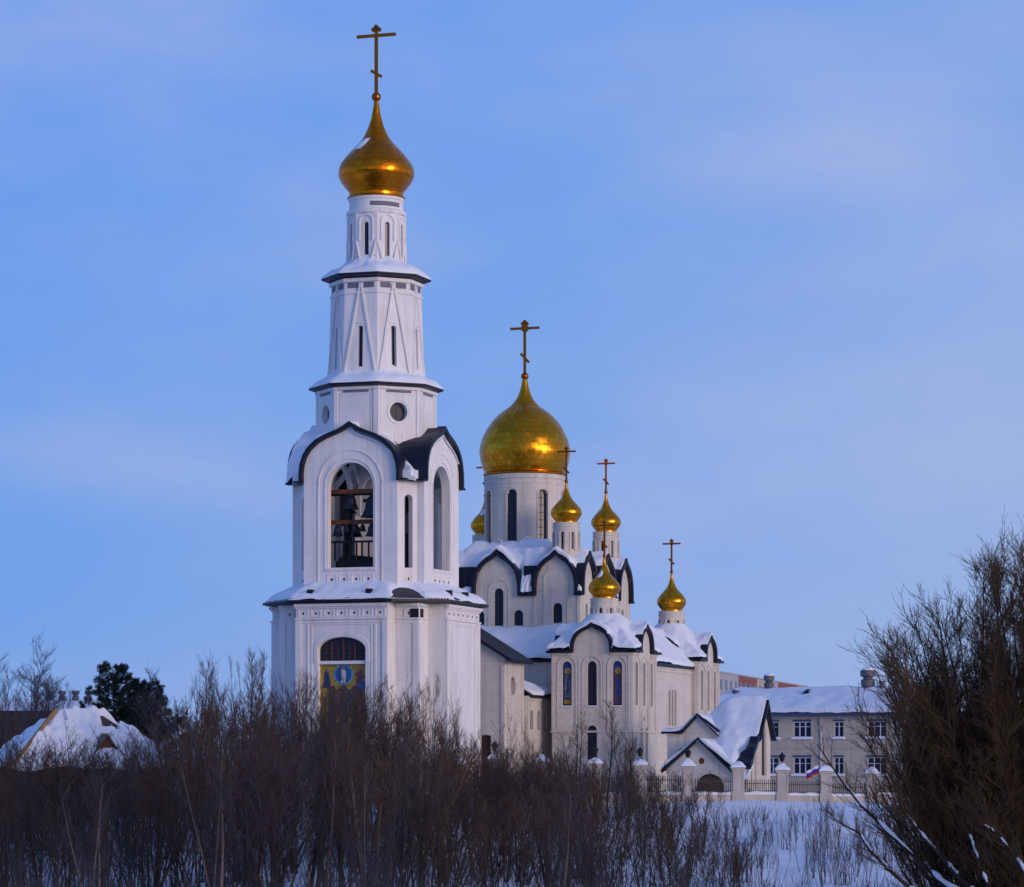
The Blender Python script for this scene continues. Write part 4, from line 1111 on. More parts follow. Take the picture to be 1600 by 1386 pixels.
gable_edge(fA, [(uA + 1.75, zA - 1.3), (uA, zA + .05), (uA - 1.4, zA - 1.4), (uA - 3.0, zA - 1.42)], -.2, .4, .18)
# wavy dark edge of the lower aisle roof, facing right
gable_edge(fr_l, [(-2.1, 2.2), (-2.9, 2.0), (-3.4, 1.5), (-4.1, 1.15), (-4.6, .35), (-5.4, -.1)], -.2, .5, .5)
islands(mb, 'gable_trim', 'roof', hall)
def h_body(X, Y):
    V = -Y
    body = np.where(np.abs(V) < wv + .2, 2.5 + 2.9 * hg(V / (wv + .2)) - 1.0 * np.clip(-.6 - X, 0, 9), -9)
    lowr = np.where((V > 0) & (X > -1.6), 4.35 - .80 * V - .12 * np.sin(V * 2.2) - 1.0 * np.clip(-.6 - X, 0, 9), -9)
    return np.maximum(body, lowr)
def h_B(X, Y): return zB + .12 - .80 * np.abs(X - uB)
def h_A(X, Y): return np.maximum(zA + .1 - .98 * np.abs(X - uA), np.where(X < uA, zA - 1.35, -9))
SEC = [(h_body, -3.6, hu + .34, -5.5, 2.6, lambda X, Y: (np.abs(Y) < wv + .2) | ((Y < 0) & (X > -1.6) & (X < hu + .15))),
       (h_B, uB - 3.1, uB + 3.1, -5.96, 1.0, None), (h_A, uA - 3.0, uA + 1.75, -2.76, 4.5, None)]
for qi, (f_, x0, x1, y0, y1, mk) in enumerate(SEC):
    mb = MB(); mb.hfield(f_, x0, x1, y0, y1, .11, mk, skirt=.05); mb.build('hall_roof', 'roof', hall, 40)
    def hsn(X, Y, f_=f_, qi=qi):
        n = vnoise(X * .6, Y * .6, 81) * .6 + vnoise(X * 1.6, Y * 1.6, 82) * .4
        acc = sum(f_(X + dx, Y) for dx in (-.5, -.25, 0, .25, .5)) / 5
        t = .16 + .45 * n
        if qi == 0: t = t - 1.2 * np.clip((X - hu + 1.3) * .9, 0, 1) * np.clip((-Y - 2.6) / 1.2, 0, 1)
        return np.maximum(np.maximum(acc, f_(X, Y) - .3), -3) + t
    mb = MB(); mb.hfield(hsn, x0 + .06, x1 - .12, y0 + .1, y1 - .05, .1, mk, skirt=.25); mb.build('hall_snow', 'snow', hall, 75)

# ================================================================ GROUND
def groundz(X, Y):
    X = np.asarray(X, float); Y = np.asarray(Y, float)
    z = np.interp(Y, [-4000, -60, 0, 60, 92, 125, 168, 207, 236, 244, 260, 400, 6000], [-1.7, -1.7, -1.8, -4.0, -5.3, -9.3, -9.2, -7.4, -3.6, -2.62, -2.55, -2.6, -2.6])
    amp = np.interp(Y, [0, 60, 150, 235, 250, 400], [.15, .3, .35, .35, .12, .12])
    return z + amp * (vnoise(X * .16, Y * .16, 5) - .5) * 2 + amp * 1.3 * (vnoise(X * .45 + 9, Y * .45, 6) - .5) + (np.clip((Y - 205) / 30, 0, 1) * np.clip((245 - Y) / 10, 0, 1)) * .35 * np.sin(X * .22 + 1.2)
def gz(x, y): return float(groundz(np.array(x), np.array(y)))
xs = np.concatenate([[-5000, -2000, -800, -350, -180], np.arange(-110, 111, 1.6), [180, 350, 800, 2000, 5000]])
ys = np.concatenate([[-4000, -1500, -500, -200, -60, -20, 0, 30, 60, 75], np.arange(84, 300, 1.3), [320, 360, 420, 520, 700, 1000, 1800, 3500, 6000]])
X, Y = np.meshgrid(xs, ys, indexing='ij'); Z = groundz(X, Y); ny = len(ys)
g_ = MB(); g_.v = list(zip(X.ravel(), Y.ravel(), Z.ravel()))
g_.f = [(i * ny + j, (i + 1) * ny + j, (i + 1) * ny + j + 1, i * ny + j + 1) for i in range(len(xs) - 1) for j in range(ny - 1)]; g_.m = [0] * len(g_.f)
tag(g_.build('ground', 'snow', None, 80), 'snow-covered river bank and church grounds', 'ground', kind='structure')

# ================================================================ OFFICE BLOCK (right, behind the hall)
OY = 330.0; ORZ = -R(26)
off = empty('office_building', at(1195, 1200, OY), ORZ)
tag(off, 'two-storey grey beige office building with white window frames and snow roof, beside the church', 'office building')
kx = 15.15 * math.cos(R(26))
fo = Fr((0, 0, 0), (1, 0, 0), (0, 0, 1))
wins = []
for px, w in ((1160, .95), (1207, .62), (1251, .95), (1305, .5), (1361, 1.0), (1412, .6), (1460, .95)):
    wins.append(((px - 1195) / kx, w))
mb = MB()
holes = [[(u - w, a0), (u + w, a0), (u + w, a1), (u - w, a1)] for u, w in wins for a0, a1 in ((3.15, 4.75), (-.62, 1.1))]
mb.wall(fo, [(-9, GZ - .4), (24, GZ - .4), (24, 5.45), (-9, 5.45)], holes, .35)
mb.box(-8.99, 23.99, 7.2, 14, GZ - .4, 5.44); mb.box(-8.98, -8.4, .36, 7.2, GZ, 5.4); mb.box(23.4, 23.98, .36, 7.2, GZ, 5.4)
mb.fbox(fo, -9, 24, 2.0, 2.14, 0, .08); mb.fbox(fo, -9, 24, GZ, -1.7, 0, .1)
mb.build('office_walls', 'greywall', off)
for u, w in wins:
    for a0, a1 in ((3.15, 4.75), (-.62, 1.1)):
        m = MB(); m.fbox(fo, u - w, u + w, a0, a1, -.22, -.18); wn = m.build('window', 'glass', off)
        m = MB(); n = 3 if w > .8 else 2
        for k in range(n + 1):
            s = u - w + 2 * w * k / n; m.fbox(fo, s - .05, s + .05, a0, a1, -.18, -.12)
        m.fbox(fo, u - w, u + w, a1 - .09, a1, -.18, -.125); m.fbox(fo, u - w, u + w, a0, a0 + .09, -.18, -.125); m.fbox(fo, u - w, u + w, a0 + 1.05, a0 + 1.11, -.18, -.128)
        m.build('frame', 'whiteframe', wn)
        m = MB(); m.fbox(fo, u - w - .15, u + w + .15, a0 - .2, a0 + .02, -.1, .28); m.build('sill', 'snow', wn)
        m = MB(); m.fbox(fo, u - w - .08, u + w + .08, a1 + .02, a1 + .2, 0, .07); m.build('lintel', 'gutter', wn)
m = MB(); m.box(-9.6, 24.6, -.7, -.45, 5.3, 5.75); m.box(-9.6, 24.6, -.45, 14.5, 5.46, 5.7); m.build('fascia', 'gutter', off)
m = MB()
for u in (6.2, 14.8): m.box(u - .06, u + .06, -.16, -.03, GZ, 5.3)
islands(m, 'downpipe', 'whiteframe', off)
def orz(X, Y): return 5.7 + np.minimum(np.minimum(np.clip(Y + .7, 0, 9), np.clip(14.6 - Y, 0, 9)) * .31, np.clip(np.minimum(X + 9.6, 24.6 - X), 0, 9) * .6)
m = MB(); m.hfield(orz, -9.6, 24.6, -.7, 14.5, .5, skirt=.1); m.build('office_roof', 'roof', off)
def osn(X, Y): return orz(X, Y) + .30 + .22 * vnoise(X * .5, Y * .5, 91) + .1 * vnoise(X * 1.6, Y * 1.6, 92)
m = MB(); m.hfield(osn, -9.55, 24.55, -.78, 14.4, .3, skirt=.45); m.build('roof_snow', 'snow', off, 70)
def vent_pot(px, py, w, hgt, parent, yl, rz, base, name='roof_vent'):
    """squat flue pot: waisted body under a wider hood; px..: photo position of its foot"""
    m = MB()
    Yd = base
    c = (px[0], px[1]); z = px[2]
    m.lathe([(w * .36, z - .8), (w * .36, z + hgt * .05), (w * .46, z + hgt * .12), (w * .46, z + hgt * .42), (w * .30, z + hgt * .50), (w * .30, z + hgt * .56), (w * .5, z + hgt * .64), (w * .5, z + hgt * .92), (w * .3, z + hgt)], 14, c=c)
    o = m.build(name, 'ventmetal', parent, 40)
    s = MB(); s.lathe([(w * .44, z + hgt * .94), (w * .4, z + hgt * 1.05), (w * .05, z + hgt * 1.12)], 12, c=c); s.build('snow_cap', 'snow', o, 50)
for px, w, hgt, dy in ((1210, 1.15, 1.5, 6.9), (1357, 1.6, 1.95, 6.9), (1377, .7, .9, 6.5), (1157, .8, .55, 5)):
    u = (px - 1195) / kx - dy * ST * .3; u = (px - 1195) * (OY + dy * .9) / F / math.cos(R(26)) - dy * math.tan(R(26))
    vent_pot((u, dy, float(orz(np.array(u), np.array(dy))) + .25), None, w, hgt, off, dy, 0, OY)
m = MB(); u = (1262 - 1195) * (OY + 4) / F / math.cos(R(26)) - 4.8 * math.tan(R(26)); z = 7.45
m.add([(u - 1.1, 4.4, z - .4), (u + .9, 4.4, z - .4), (u + .3, 4.4, z + .75), (u - .3, 7.5, z + .9), (u - 1.1, 7.5, z - .2), (u + .9, 7.5, z - .2)], [(0, 1, 2), (0, 2, 3, 4), (1, 5, 3, 2)])
dm_ = m.build('roof_dormer', 'roof', off)

# ================================================================ FAR APARTMENT SLAB
P0 = np.array([at(1120, 1200, 416).x, 416.0]); P1 = np.array([46.2, 497.0]); dv = P1 - P0; LN = float(np.hypot(*dv)); dvn = dv / LN
apt_ = empty('apartment_block', (P0[0], P0[1], 0), math.atan2(dv[1], dv[0]))
tag(apt_, 'long far apartment slab with grey, red-brown and cream panels showing above the snowy office roof', 'apartment block')
ZT = 12.45
m = MB(); m.box(0, LN, .01, 12, GZ, ZT - .25); m.build('walls', 'p_grey', apt_)
def tpx(px):
    k = (px - 800) / F; return (P0[1] * k - P0[0]) / (dvn[0] - dvn[1] * k)
for a0, a1, mm in ((1120, 1151, 'p_grey'), (1151, 1180, 'p_red'), (1180, 1190, 'p_cream'), (1190, 1213, 'p_grey'), (1213, 1244, 'p_red'), (1244, 1266, 'p_cream')):
    m = MB(); t0, t1 = tpx(a0), min(LN, tpx(a1))
    m.box(t0, t1 - .02, -.25, 0, GZ, ZT); 
    o = m.build('facade_panel', mm, apt_)
    b = MB()
    nwn = max(1, int((t1 - t0) / 3.2))
    for q in range(nwn):
        for lv in range(4):
            cc = t0 + (q + .5) * (t1 - t0) / nwn; b.box(cc - .7, cc + .7, -.29, -.24, ZT - 2.2 - 3 * lv, ZT - .9 - 3 * lv)
    islands(b, 'window', 'glass', o)
m = MB(); m.box(-.2, LN + .2, -.35, 12.2, ZT, ZT + .18); m.build('parapet', 'p_grey', apt_)

# ================================================================ CHURCHYARD FENCE
fence = empty('churchyard_fence', at(1000, 1250, 243))
tag(fence, 'churchyard fence of snow-capped stone pillars with black iron railings in front of the cathedral', 'fence')
fl_ = fence.location
FP = [(620, 1166), (690, 1168), (773, 1177), (848, 1181), (930, 1184), (1000, 1186), (1075, 1188), (1153, 1190), (1222, 1194), (1290, 1196), (1362, 1200), (1432, 1203)]
lan = {690, 773, 930, 1000, 1075, 1222}
pos = []
for px, py in FP:
    Yf = 249 - (1362 - px) / 672 * 11; p = at(px, py, Yf); zg = gz(p.x, Yf) - .3
    pos.append((p.x - fl_.x, Yf - fl_.y, p.z - fl_.z, zg - fl_.z))
for (px, py), (x, y, ztp, zg) in zip(FP, pos):
    m = MB(); H = ztp - .62
    m.box(x - .44, x + .44, y - .44, y + .44, zg, H); m.box(x - .53, x + .53, y - .53, y + .53, H, H + .14); m.box(x - .48, x + .48, y - .48, y + .48, zg, zg + .95)
    for s in (-1, 1):                     # sunk panel edges on the shaft
        m.box(x + s * .36 - .035, x + s * .36 + .035, y - .475, y - .44, zg + 1.05, H - .12)
    m.add([(x - .5, y - .5, H + .141), (x + .5, y - .5, H + .141), (x + .5, y + .5, H + .141), (x - .5, y + .5, H + .141), (x, y, H + .5)], [(0, 1, 4), (1, 2, 4), (2, 3, 4), (3, 0, 4)])
    pil = m.build('pillar', 'stone', fence)
    def pc(X, Y, x=x, y=y, H=H):
        r = np.maximum(np.abs(X - x), np.abs(Y - y)); n = vnoise(X * 2.3 + px, Y * 2.3, 7)
        return H + .16 + np.clip(.60 - r, 0, .6) ** .6 * .78 * (.75 + .5 * n)
    m = MB(); m.hfield(pc, x - .58, x + .58, y - .58, y + .58, .097, skirt=.06); m.build('snow_cap', 'snow', pil, 70)
    if px in lan:
        m = MB(); z = H + .55
        m.tube([(x, y, z), (x, y, z + .3)], .04, 6); m.lathe([(.10, z + .28), (.17, z + .34), (.27, z + .68), (.3, z + .72), (.12, z + .86), (.03, z + 1.0)], 6, c=(x, y)); m.build('lantern', 'iron', pil)
for i in range(len(pos) - 1):
    (x0, y0, t0, g0), (x1, y1, t1, g1) = pos[i], pos[i + 1]
    fr = Fr((x0, y0, 0), Vector((x1 - x0, y1 - y0, 0)).normalized(), (0, 0, 1)); L = math.hypot(x1 - x0, y1 - y0)
    b0 = max(g0, g1) + .75; tp = min(t0, t1) - 1.35
    m = MB(); m.fbox(fr, .45, L - .45, min(g0, g1) - .3, b0, -.18, .18); m.build('plinth', 'stone', fence)
    m = MB()
    def pz(X, Y, fr=fr, b0=b0): return b0 + .03 + .16 * vnoise(X * 1.4, Y * 1.4, 3)
    s = MB(); NN = 16
    vs = []
    for q in range(NN):
        a = .46 + (L - .92) * q / (NN - 1); hh = .12 + .14 * float(vnoise(a * 1.7 + x0, 1.0, 4))
        vs += [fr.p(a, b0 - .02, .24), fr.p(a, b0 + hh, .1), fr.p(a, b0 + hh, -.1), fr.p(a, b0 - .02, -.24)]
    s.add(vs, [(q * 4 + r, q * 4 + 4 + r, q * 4 + 5 + r, q * 4 + 1 + r) for q in range(NN - 1) for r in range(3)]); s.build('plinth_snow', 'snow', fence, 70)
    n = int((L - .9) / .17)
    for q in range(n + 1):
        a = .45 + (L - .9) * q / n; m.fbox(fr, a - .026, a + .026, b0 + .15, tp + (.12 if q % 2 else .2), -.018, .018)
    for hh in (b0 + .25, tp - .15): m.fbox(fr, .44, L - .44, hh - .03, hh + .03, -.025, .025)
    m.build('railing', 'iron', fence)

# ================================================================ FLAG beside a pillar
fp = at(1281, 1197, 247.4)
flag = empty('flag', (fp.x, fp.y, -2.6)); tag(flag, 'small white, blue and red striped flag drooping beside a fence pillar', 'flag')
m = MB(); m.tube([(0, 0, 0), (0, 0, 2.95)], .025, 6); m.build('flagpole', 'iron', flag)
m = MB(); NX, NZ = 14, 7
vs = [(-1.05 * i / (NX - 1), .07 * math.sin(i * .9 + j * .35), 2.85 - .62 * j / (NZ - 1) - .55 * (i / (NX - 1)) ** 1.3 - .03 * math.sin(i * .9)) for i in range(NX) for j in range(NZ)]
fs = []; 
for i in range(NX - 1):
    for j in range(NZ - 1): m.add([], [], 0); fs.append(((i * NZ + j, i * NZ + j + 1, (i + 1) * NZ + j + 1, (i + 1) * NZ + j), j // 2))
b = len(m.v); m.v += vs
for f, k in fs: m.f.append(tuple(q + b for q in f)); m.m.append(k)
m.build('flag_cloth', ['f_white', 'f_blue', 'f_red'], flag, 60)

# ================================================================ HOUSE AND FAR ROOF (left)
HY = 236.0
house = empty('house', at(118, 1213, HY), R(24)); tag(house, 'low dark wooden house with deep snow on its brown roof, far left behind the thicket', 'house')
m = MB(); m.box(-5.5, 6.3, -4.2, 4.2, -5.0, .4); m.build('house_walls', 'brownroof', house)
m = MB()
for s0 in (-3, 0, 3): m.box(s0 - .5, s0 + .5, -4.26, -4.19, -1.6, -.3)
islands(m, 'window', 'glass', house)
def hrz(X, Y): return .34 + np.minimum(np.clip(4.9 - np.abs(Y), 0, 9) * .86, np.clip(np.minimum(X + 6.25, 7.15 - X), 0, 9) * .82)
m = MB(); m.hfield(hrz, -6.25, 7.15, -4.9, 4.9, .2, skirt=.15); rf = m.build('house_roof', 'brownroof', house)
def hsn2(X, Y):
    n = vnoise(X * .8 + 2, Y * .8, 12) * .6 + vnoise(X * 2.2, Y * 2.2, 13) * .4
    t = .12 + .75 * n
    top = (hrz(X, Y) > 3.7 + .7 * (n - .5)) & (X > -1.0) & (Y < 0)
    patch = (X > -.9) & (X < 1.7) & (hrz(X, Y) > 3.5)
    t = np.where(top & ~patch, -.12, t)
    t = np.where((X > 1.4) & (X < 2.8) & (hrz(X, Y) > 3.0 + .5 * n) & (Y < 0) & ~patch, -.12, t)
    return hrz(X, Y) + t
m = MB(); m.hfield(hsn2, -6.2, 7.1, -4.85, 4.8, .13, skirt=.3); m.build('roof_snow', 'snow', house, 70)
m = MB(); m.tube([(-6.1, -4.8, .75), (-1.5, -.1, 4.9)], .16, 6); m.build('hip_board', 'ochre', house)
m = MB(); u0 = 1.3
m.wall(Fr((u0, -3.6, 0), (1, 0, 0), (0, 0, 1)), [(-1.1, 1.3), (1.1, 1.3), (0, 2.95)], (), .25); dg = m.build('dormer', 'redwood', house)
m = MB(); f_ = Fr((u0, -3.6, 0), (1, 0, 0), (0, 0, 1)); m.band(f_, [(1.35, 1.2), (0, 3.15), (-1.35, 1.2)], [(1.2, 1.2), (0, 2.95), (-1.2, 1.2)], -1.6, .2); m.build('dormer_roof', 'brownroof', dg)

far = empty('low_building', at(105, 1200, 300), R(6)); tag(far, 'low distant building whose snowy roofline carries a row of four squat flue pots', 'building')
m = MB(); m.box(-7, 8, -3, 3, -3, 5.3); m.build('walls', 'brownroof', far)
m = MB(); m.add([(-7.4, -3.5, 5.3), (8.4, -3.5, 5.3), (8.4, 3.5, 5.3), (-7.4, 3.5, 5.3), (-6.5, 0, 6.5), (7.5, 0, 6.3)], [(0, 1, 5, 4), (1, 2, 5), (2, 3, 4, 5), (3, 0, 4), (0, 3, 2, 1)]); m.build('roof', 'snow', far)
for px in (78, 97, 118, 138):
    vent_pot(((px - 105) * .06, 0, 6.25), None, .72, 1.05, far, 0, 0, 0)

# ================================================================ TREES AND SHRUBS
class Twigs:
    """polylines turned into thin three-sided tapering tubes, all in one mesh"""
    def __init__(s): s.g = {}
    def add(s, pts, rad): s.g.setdefault(len(pts), []).append((pts, rad))
    def build(s, name, m, parent=None, sides=3):
        V = []; Q = []; off = 0
        for K, lst in s.g.items():
            P = np.array([a for a, _ in lst], float); Rd = np.array([b for _, b in lst], float); n = len(lst)
            D = np.empty_like(P); D[:, 1:-1] = P[:, 2:] - P[:, :-2]; D[:, 0] = P[:, 1] - P[:, 0]; D[:, -1] = P[:, -1] - P[:, -2]
            D /= np.linalg.norm(D, axis=2, keepdims=True) + 1e-9
            U = np.cross(D, np.array([0.35, 0.87, 0.2])); U /= np.linalg.norm(U, axis=2, keepdims=True) + 1e-9
            W = np.cross(D, U)
            ring = [P + (U * math.cos(2 * PI * q / sides) + W * math.sin(2 * PI * q / sides)) * Rd[..., None] for q in range(sides)]
            A = np.stack(ring, axis=2)                        # n,K,sides,3
            V.append(A.reshape(-1, 3))
            ids = np.arange(n * K * sides).reshape(n, K, sides) + off
            for q in range(sides):
                q2 = (q + 1) % sides
                Q.append(np.stack([ids[:, :-1, q], ids[:, :-1, q2], ids[:, 1:, q2], ids[:, 1:, q]], axis=-1).reshape(-1, 4))
            off += n * K * sides
        V = np.concatenate(V); Q = np.concatenate(Q)
        me = bpy.data.meshes.new(name)
        me.vertices.add(len(V)); me.vertices.foreach_set('co', V.ravel().astype(np.float32))
        me.loops.add(Q.size); me.loops.foreach_set('vertex_index', Q.ravel().astype(np.int32))
        me.polygons.add(len(Q)); me.polygons.foreach_set('loop_start', np.arange(0, Q.size, 4, dtype=np.int32))
        me.materials.append(M[m]); me.update(calc_edges=True)
        return link(bpy.data.objects.new(name, me), parent)

def nrm(v):
    l = math.sqrt(v[0] ** 2 + v[1] ** 2 + v[2] ** 2) or 1; return (v[0] / l, v[1] / l, v[2] / l)
def line(rg, p, dr, L, K, up, jit):
    pts = [p]; d_ = dr
    for i in range(K - 1):
        d_ = nrm((d_[0] + rg.uniform(-jit, jit), d_[1] + rg.uniform(-jit, jit), d_[2] + up + rg.uniform(-jit, jit) * .5))
        q = pts[-1]; s = L / (K - 1); pts.append((q[0] + d_[0] * s, q[1] + d_[1] * s, q[2] + d_[2] * s))
    return pts
def side(rg, d_, ang):
    a = rg.uniform(0, 2 * PI); t = (math.cos(a), math.sin(a), rg.uniform(-.2, .2))
    dt = sum(x * y for x, y in zip(t, d_)); t = nrm(tuple(x - y * dt for x, y in zip(t, d_)))
    return nrm(tuple(math.cos(ang) * y + math.sin(ang) * x for x, y in zip(t, d_)))
def lerp(pts, t):
    f = t * (len(pts) - 1); i = min(int(f), len(pts) - 2); f -= i
    a, b = pts[i], pts[i + 1]; return tuple(x + (y - x) * f for x, y in zip(a, b)), nrm(tuple(y - x for x, y in zip(a, b)))
def tap(r0, r1, K): return [r0 + (r1 - r0) * i / (K - 1) for i in range(K)]

def broom(T, C_, rg, base, H, stems, lean, r0, nb, nt_, nf, t0=.22, ang=.5, bl=.30, up=.16, tw=.8):
    """upright leafless shrub: stems into T, branches and twigs into C_"""
    for k in range(stems):
        a = rg.uniform(0, 2 * PI); l = lean * rg.uniform(.2, 1)
        st = line(rg, (base[0] + rg.uniform(-.2, .2), base[1] + rg.uniform(-.2, .2), base[2]), nrm((l * math.cos(a), l * math.sin(a), 1)), H * rg.uniform(.72, 1.0), 7, .05, .06)
        rr = r0 * rg.uniform(.6, 1.1); T.add(st, tap(rr, .012, 7))
        for b in range(nb):
            t = t0 + (.99 - t0) * ((b + rg.random()) / nb) ** .85; p, d_ = lerp(st, t)
            L = H * bl * (1.12 - .75 * t) * rg.uniform(.6, 1.15)
            br = line(rg, p, side(rg, d_, ang * rg.uniform(.6, 1.4)), L, 4, up, .12); C_.add(br, tap(max(.016, rr * .36 * (1.1 - t * .7)), .008, 4))
            for q in range(nt_):
                p2, d2 = lerp(br, .15 + .85 * rg.random()); tl = tw * rg.uniform(.5, 1.2) * (.6 + .4 * L / (H * bl))
                tg = line(rg, p2, side(rg, d2, rg.uniform(.3, .75)), tl, 3, .18, .15); C_.add(tg, tap(.009, .0055, 3))
                for f in range(nf):
                    p3, d3 = lerp(tg, rg.uniform(.2, 1)); C_.add(line(rg, p3, side(rg, d3, rg.uniform(.3, .7)), tl * rg.uniform(.35, .7), 2, .15, .1), [.0065, .0045])

def plant(name, label, cat, loc, fn, tm, cm, group=None, rz=0, kid=('trunk', 'crown')):
    o = empty(name, loc, rz); tag(o, label, cat, group)
    T, C_ = Twigs(), Twigs(); fn(T, C_)
    T.build(kid[0], tm, o, 5); C_.build(kid[1], cm, o)
    return o
def copy_plant(src, loc, rz, sc, label=None):
    c = src.copy(); col.objects.link(c); c.location = loc; c.rotation_euler = (0, 0, rz); c.scale = sc
    if label: c['label'] = label
    for ch in src.children:
        k = ch.copy(); col.objects.link(k); k.parent = c
    return c

# ---- thicket of saplings on the bank
DEN = [(-80, 1150), (0, 1145), (60, 1158), (140, 1172), (235, 1160), (262, 1095), (300, 1082), (420, 1080), (470, 1085), (520, 1112), (600, 1108), (680, 1130), (740, 1155), (830, 1172), (900, 1184), (1000, 1215), (1080, 1245), (1130, 1262), (1200, 1275), (1450, 1290)]
def den(x): return float(np.interp(x, [p[0] for p in DEN], [p[1] for p in DEN]))
GRP = 'bare saplings crowding the river bank'; LAB = 'leafless brown sapling among the dense thicket on the bank below the church'
protos = []; TOPS = []
VAR = [(.24, .075, 14, 6, .25, .5, .28), (.36, .06, 16, 7, .16, .75, .34), (.14, .09, 15, 6, .34, .38, .22), (.42, .055, 13, 6, .2, .6, .36)]
for k in range(12):
    rg = random.Random(100 + k)
    fn = lambda T, C_, rg=rg, k=k: broom(T, C_, rg, (0, 0, 0), 10, 3 + k % 4, VAR[k % 4][0], VAR[k % 4][1], VAR[k % 4][2], VAR[k % 4][3], 2, t0=VAR[k % 4][4], ang=VAR[k % 4][5], bl=VAR[k % 4][6], tw=.75)
    protos.append(pl_ := plant('sapling', LAB, 'sapling', (0, 0, 0), fn, 'bark' if k != 4 else 'birch', 'twig', GRP))
    TOPS.append(max(v.co.z for v in pl_.children[1].data.vertices))
used = set()
def put(px, py, Yd, k=None, label=None, wide=1.3):
    """stand a sapling so that its tip reaches the photo height py"""
    zt2 = (HZ - py) * Yd / F; x = (px - 800) * Yd / F; zg = gz(x, Yd) - .15; k = rng.randrange(len(protos)) if k is None else k
    s = max(.2, (zt2 - zg) / TOPS[k])
    rz = rng.uniform(0, 6.28); sc = (s * wide * rng.uniform(.85, 1.15), s * wide * rng.uniform(.85, 1.15), s)
    if k not in used:
        used.add(k); o = protos[k]; o.location = (x, Yd, zg); o.scale = sc
    else: o = copy_plant(protos[k], (x, Yd, zg), rz, sc, label)
    o.rotation_euler = (rng.gauss(0, .07), rng.gauss(0, .09), rz)
    return o
NT = 0
for row, Yd0 in enumerate((172, 182, 192, 202, 211, 219, 226, 232)):
    n = 25
    for i in range(n):
        px = -60 + (1160 + 60) * (i + rng.uniform(0, 1)) / n
        py = den(px) + abs(rng.gauss(0, 26)) - 8 + (7 - row) * 7
        if float(vnoise(px / 34.0, row * 1.7, 77)) > .74: continue
        put(px, py, Yd0 + rng.uniform(-5, 5)); NT += 1
# taller loose tips in front of the tower and gallery
for px, py in ((285, 1062), (300, 1080), (318, 1058), (338, 1062), (362, 1085), (386, 1042), (405, 1050), (428, 1078), (447, 1072), (470, 1062), (492, 1090), (612, 1092), (640, 1078), (655, 1095), (664, 1066), (700, 1105), (716, 1100), (729, 1130), (752, 1150), (790, 1160), (812, 1128), (826, 1140), (880, 1165), (985, 1170), (1010, 1200), (1052, 1215)):
    put(px, py, 234 - rng.uniform(0, 8), wide=.55); NT += 1
for px, py in ((2, 1072), (22, 1078), (45, 1085), (64, 1092)):
    o = put(px, py, 262, wide=.9); NT += 1
    o['label'] = 'leafless brown sapling behind the snowy house roof, at the far left edge'; o['group'] = 'saplings behind the snowy house'
for px, py in ((702, 1168), (735, 1180), (765, 1186), (800, 1182), (838, 1190), (870, 1178), (895, 1196), (925, 1190), (965, 1200), (715, 1172), (748, 1190), (782, 1178), (818, 1194), (852, 1188), (908, 1200), (948, 1205), (982, 1212), (1020, 1215), (1048, 1208), (1082, 1222), (1000, 1206), (1035, 1202), (1062, 1215), (1098, 1210), (1120, 1222)):
    put(px, py, 233 - rng.uniform(0, 5), wide=1.5); NT += 1
for px, py in ((8, 1158), (40, 1168), (75, 1164), (112, 1172), (150, 1168), (190, 1172), (222, 1160), (500, 1085), (516, 1078), (522, 1098), (534, 1088), (545, 1096), (556, 1082), (566, 1092), (578, 1080), (588, 1088)):
    put(px, py, 226 - rng.uniform(0, 6), wide=1.1); NT += 1
for i in range(28):
    px = 690 + 430 * (i + rng.random()) / 28; put(px, max(den(px), 1180) + rng.uniform(-8, 40), rng.uniform(200, 231), wide=1.3); NT += 1
for i in range(9):
    put(10 + 26 * i + rng.uniform(-8, 8), rng.uniform(1150, 1176), 221 - rng.uniform(0, 6), k=(1, 5, 3)[i % 3], wide=1.5); NT += 1
# thin saplings on the open snow to the right
for i in range(26):
    px = rng.choice((1135, 1170, 1178, 1250, 1283, 1290, 1345, 1400)) + rng.gauss(0, 13); o = put(px, rng.uniform(1250, 1330), rng.uniform(196, 230), wide=.6); NT += 1
    o['label'] = 'thin leafless sapling on the open snow slope below the fence with the flag'; o['group'] = 'thin saplings on the open snow'

# ---- matted undergrowth between and below the saplings: uncountable stems, one object
rg = random.Random(9); U = Twigs()
for k in range(250):
    if k < 80:
        Yd = rg.uniform(166, 238); px = rg.uniform(-90, 1150); py = den(px) + rg.uniform(25, 170) + (238 - Yd) * .6
        if px > 1050 and rg.random() < .5: continue
    elif k < 220:
        Yd = rg.uniform(104, 168); px = rg.uniform(-120, 1700); py = rg.uniform(1355, 1420)  # mostly unseen brush, added below the frame to darken the dome reflections
    else:
        Yd = rg.uniform(200, 236); px = rg.uniform(1120, 1480); py = rg.uniform(1275, 1360)
    x = (px - 800) * Yd / F; zg = gz(x, Yd) - .1; H = max(1.0, (HZ - py) * Yd / F - zg)
    for s in range(24 if k < 220 else 9):
        a = rg.uniform(0, 6.283); l = rg.uniform(0, .32); h2 = H * rg.uniform(.55, 1.05)
        st = line(rg, (x + rg.uniform(-.9, .9), Yd + rg.uniform(-.9, .9), zg), nrm((l * math.cos(a), l * math.sin(a), 1)), h2, 5, .06, .07); U.add(st, tap(rg.uniform(.014, .034), .007, 5))
        for q in range(6):
            p_, d_ = lerp(st, rg.uniform(.25, .98)); U.add(line(rg, p_, side(rg, d_, rg.uniform(.25, .6)), rg.uniform(.35, 1.3), 3, .15, .12), tap(.010, .005, 3))
tag(U.build('undergrowth', 'twig'), 'matted brown brushwood filling the bank between the saplings', 'undergrowth', kind='stuff')

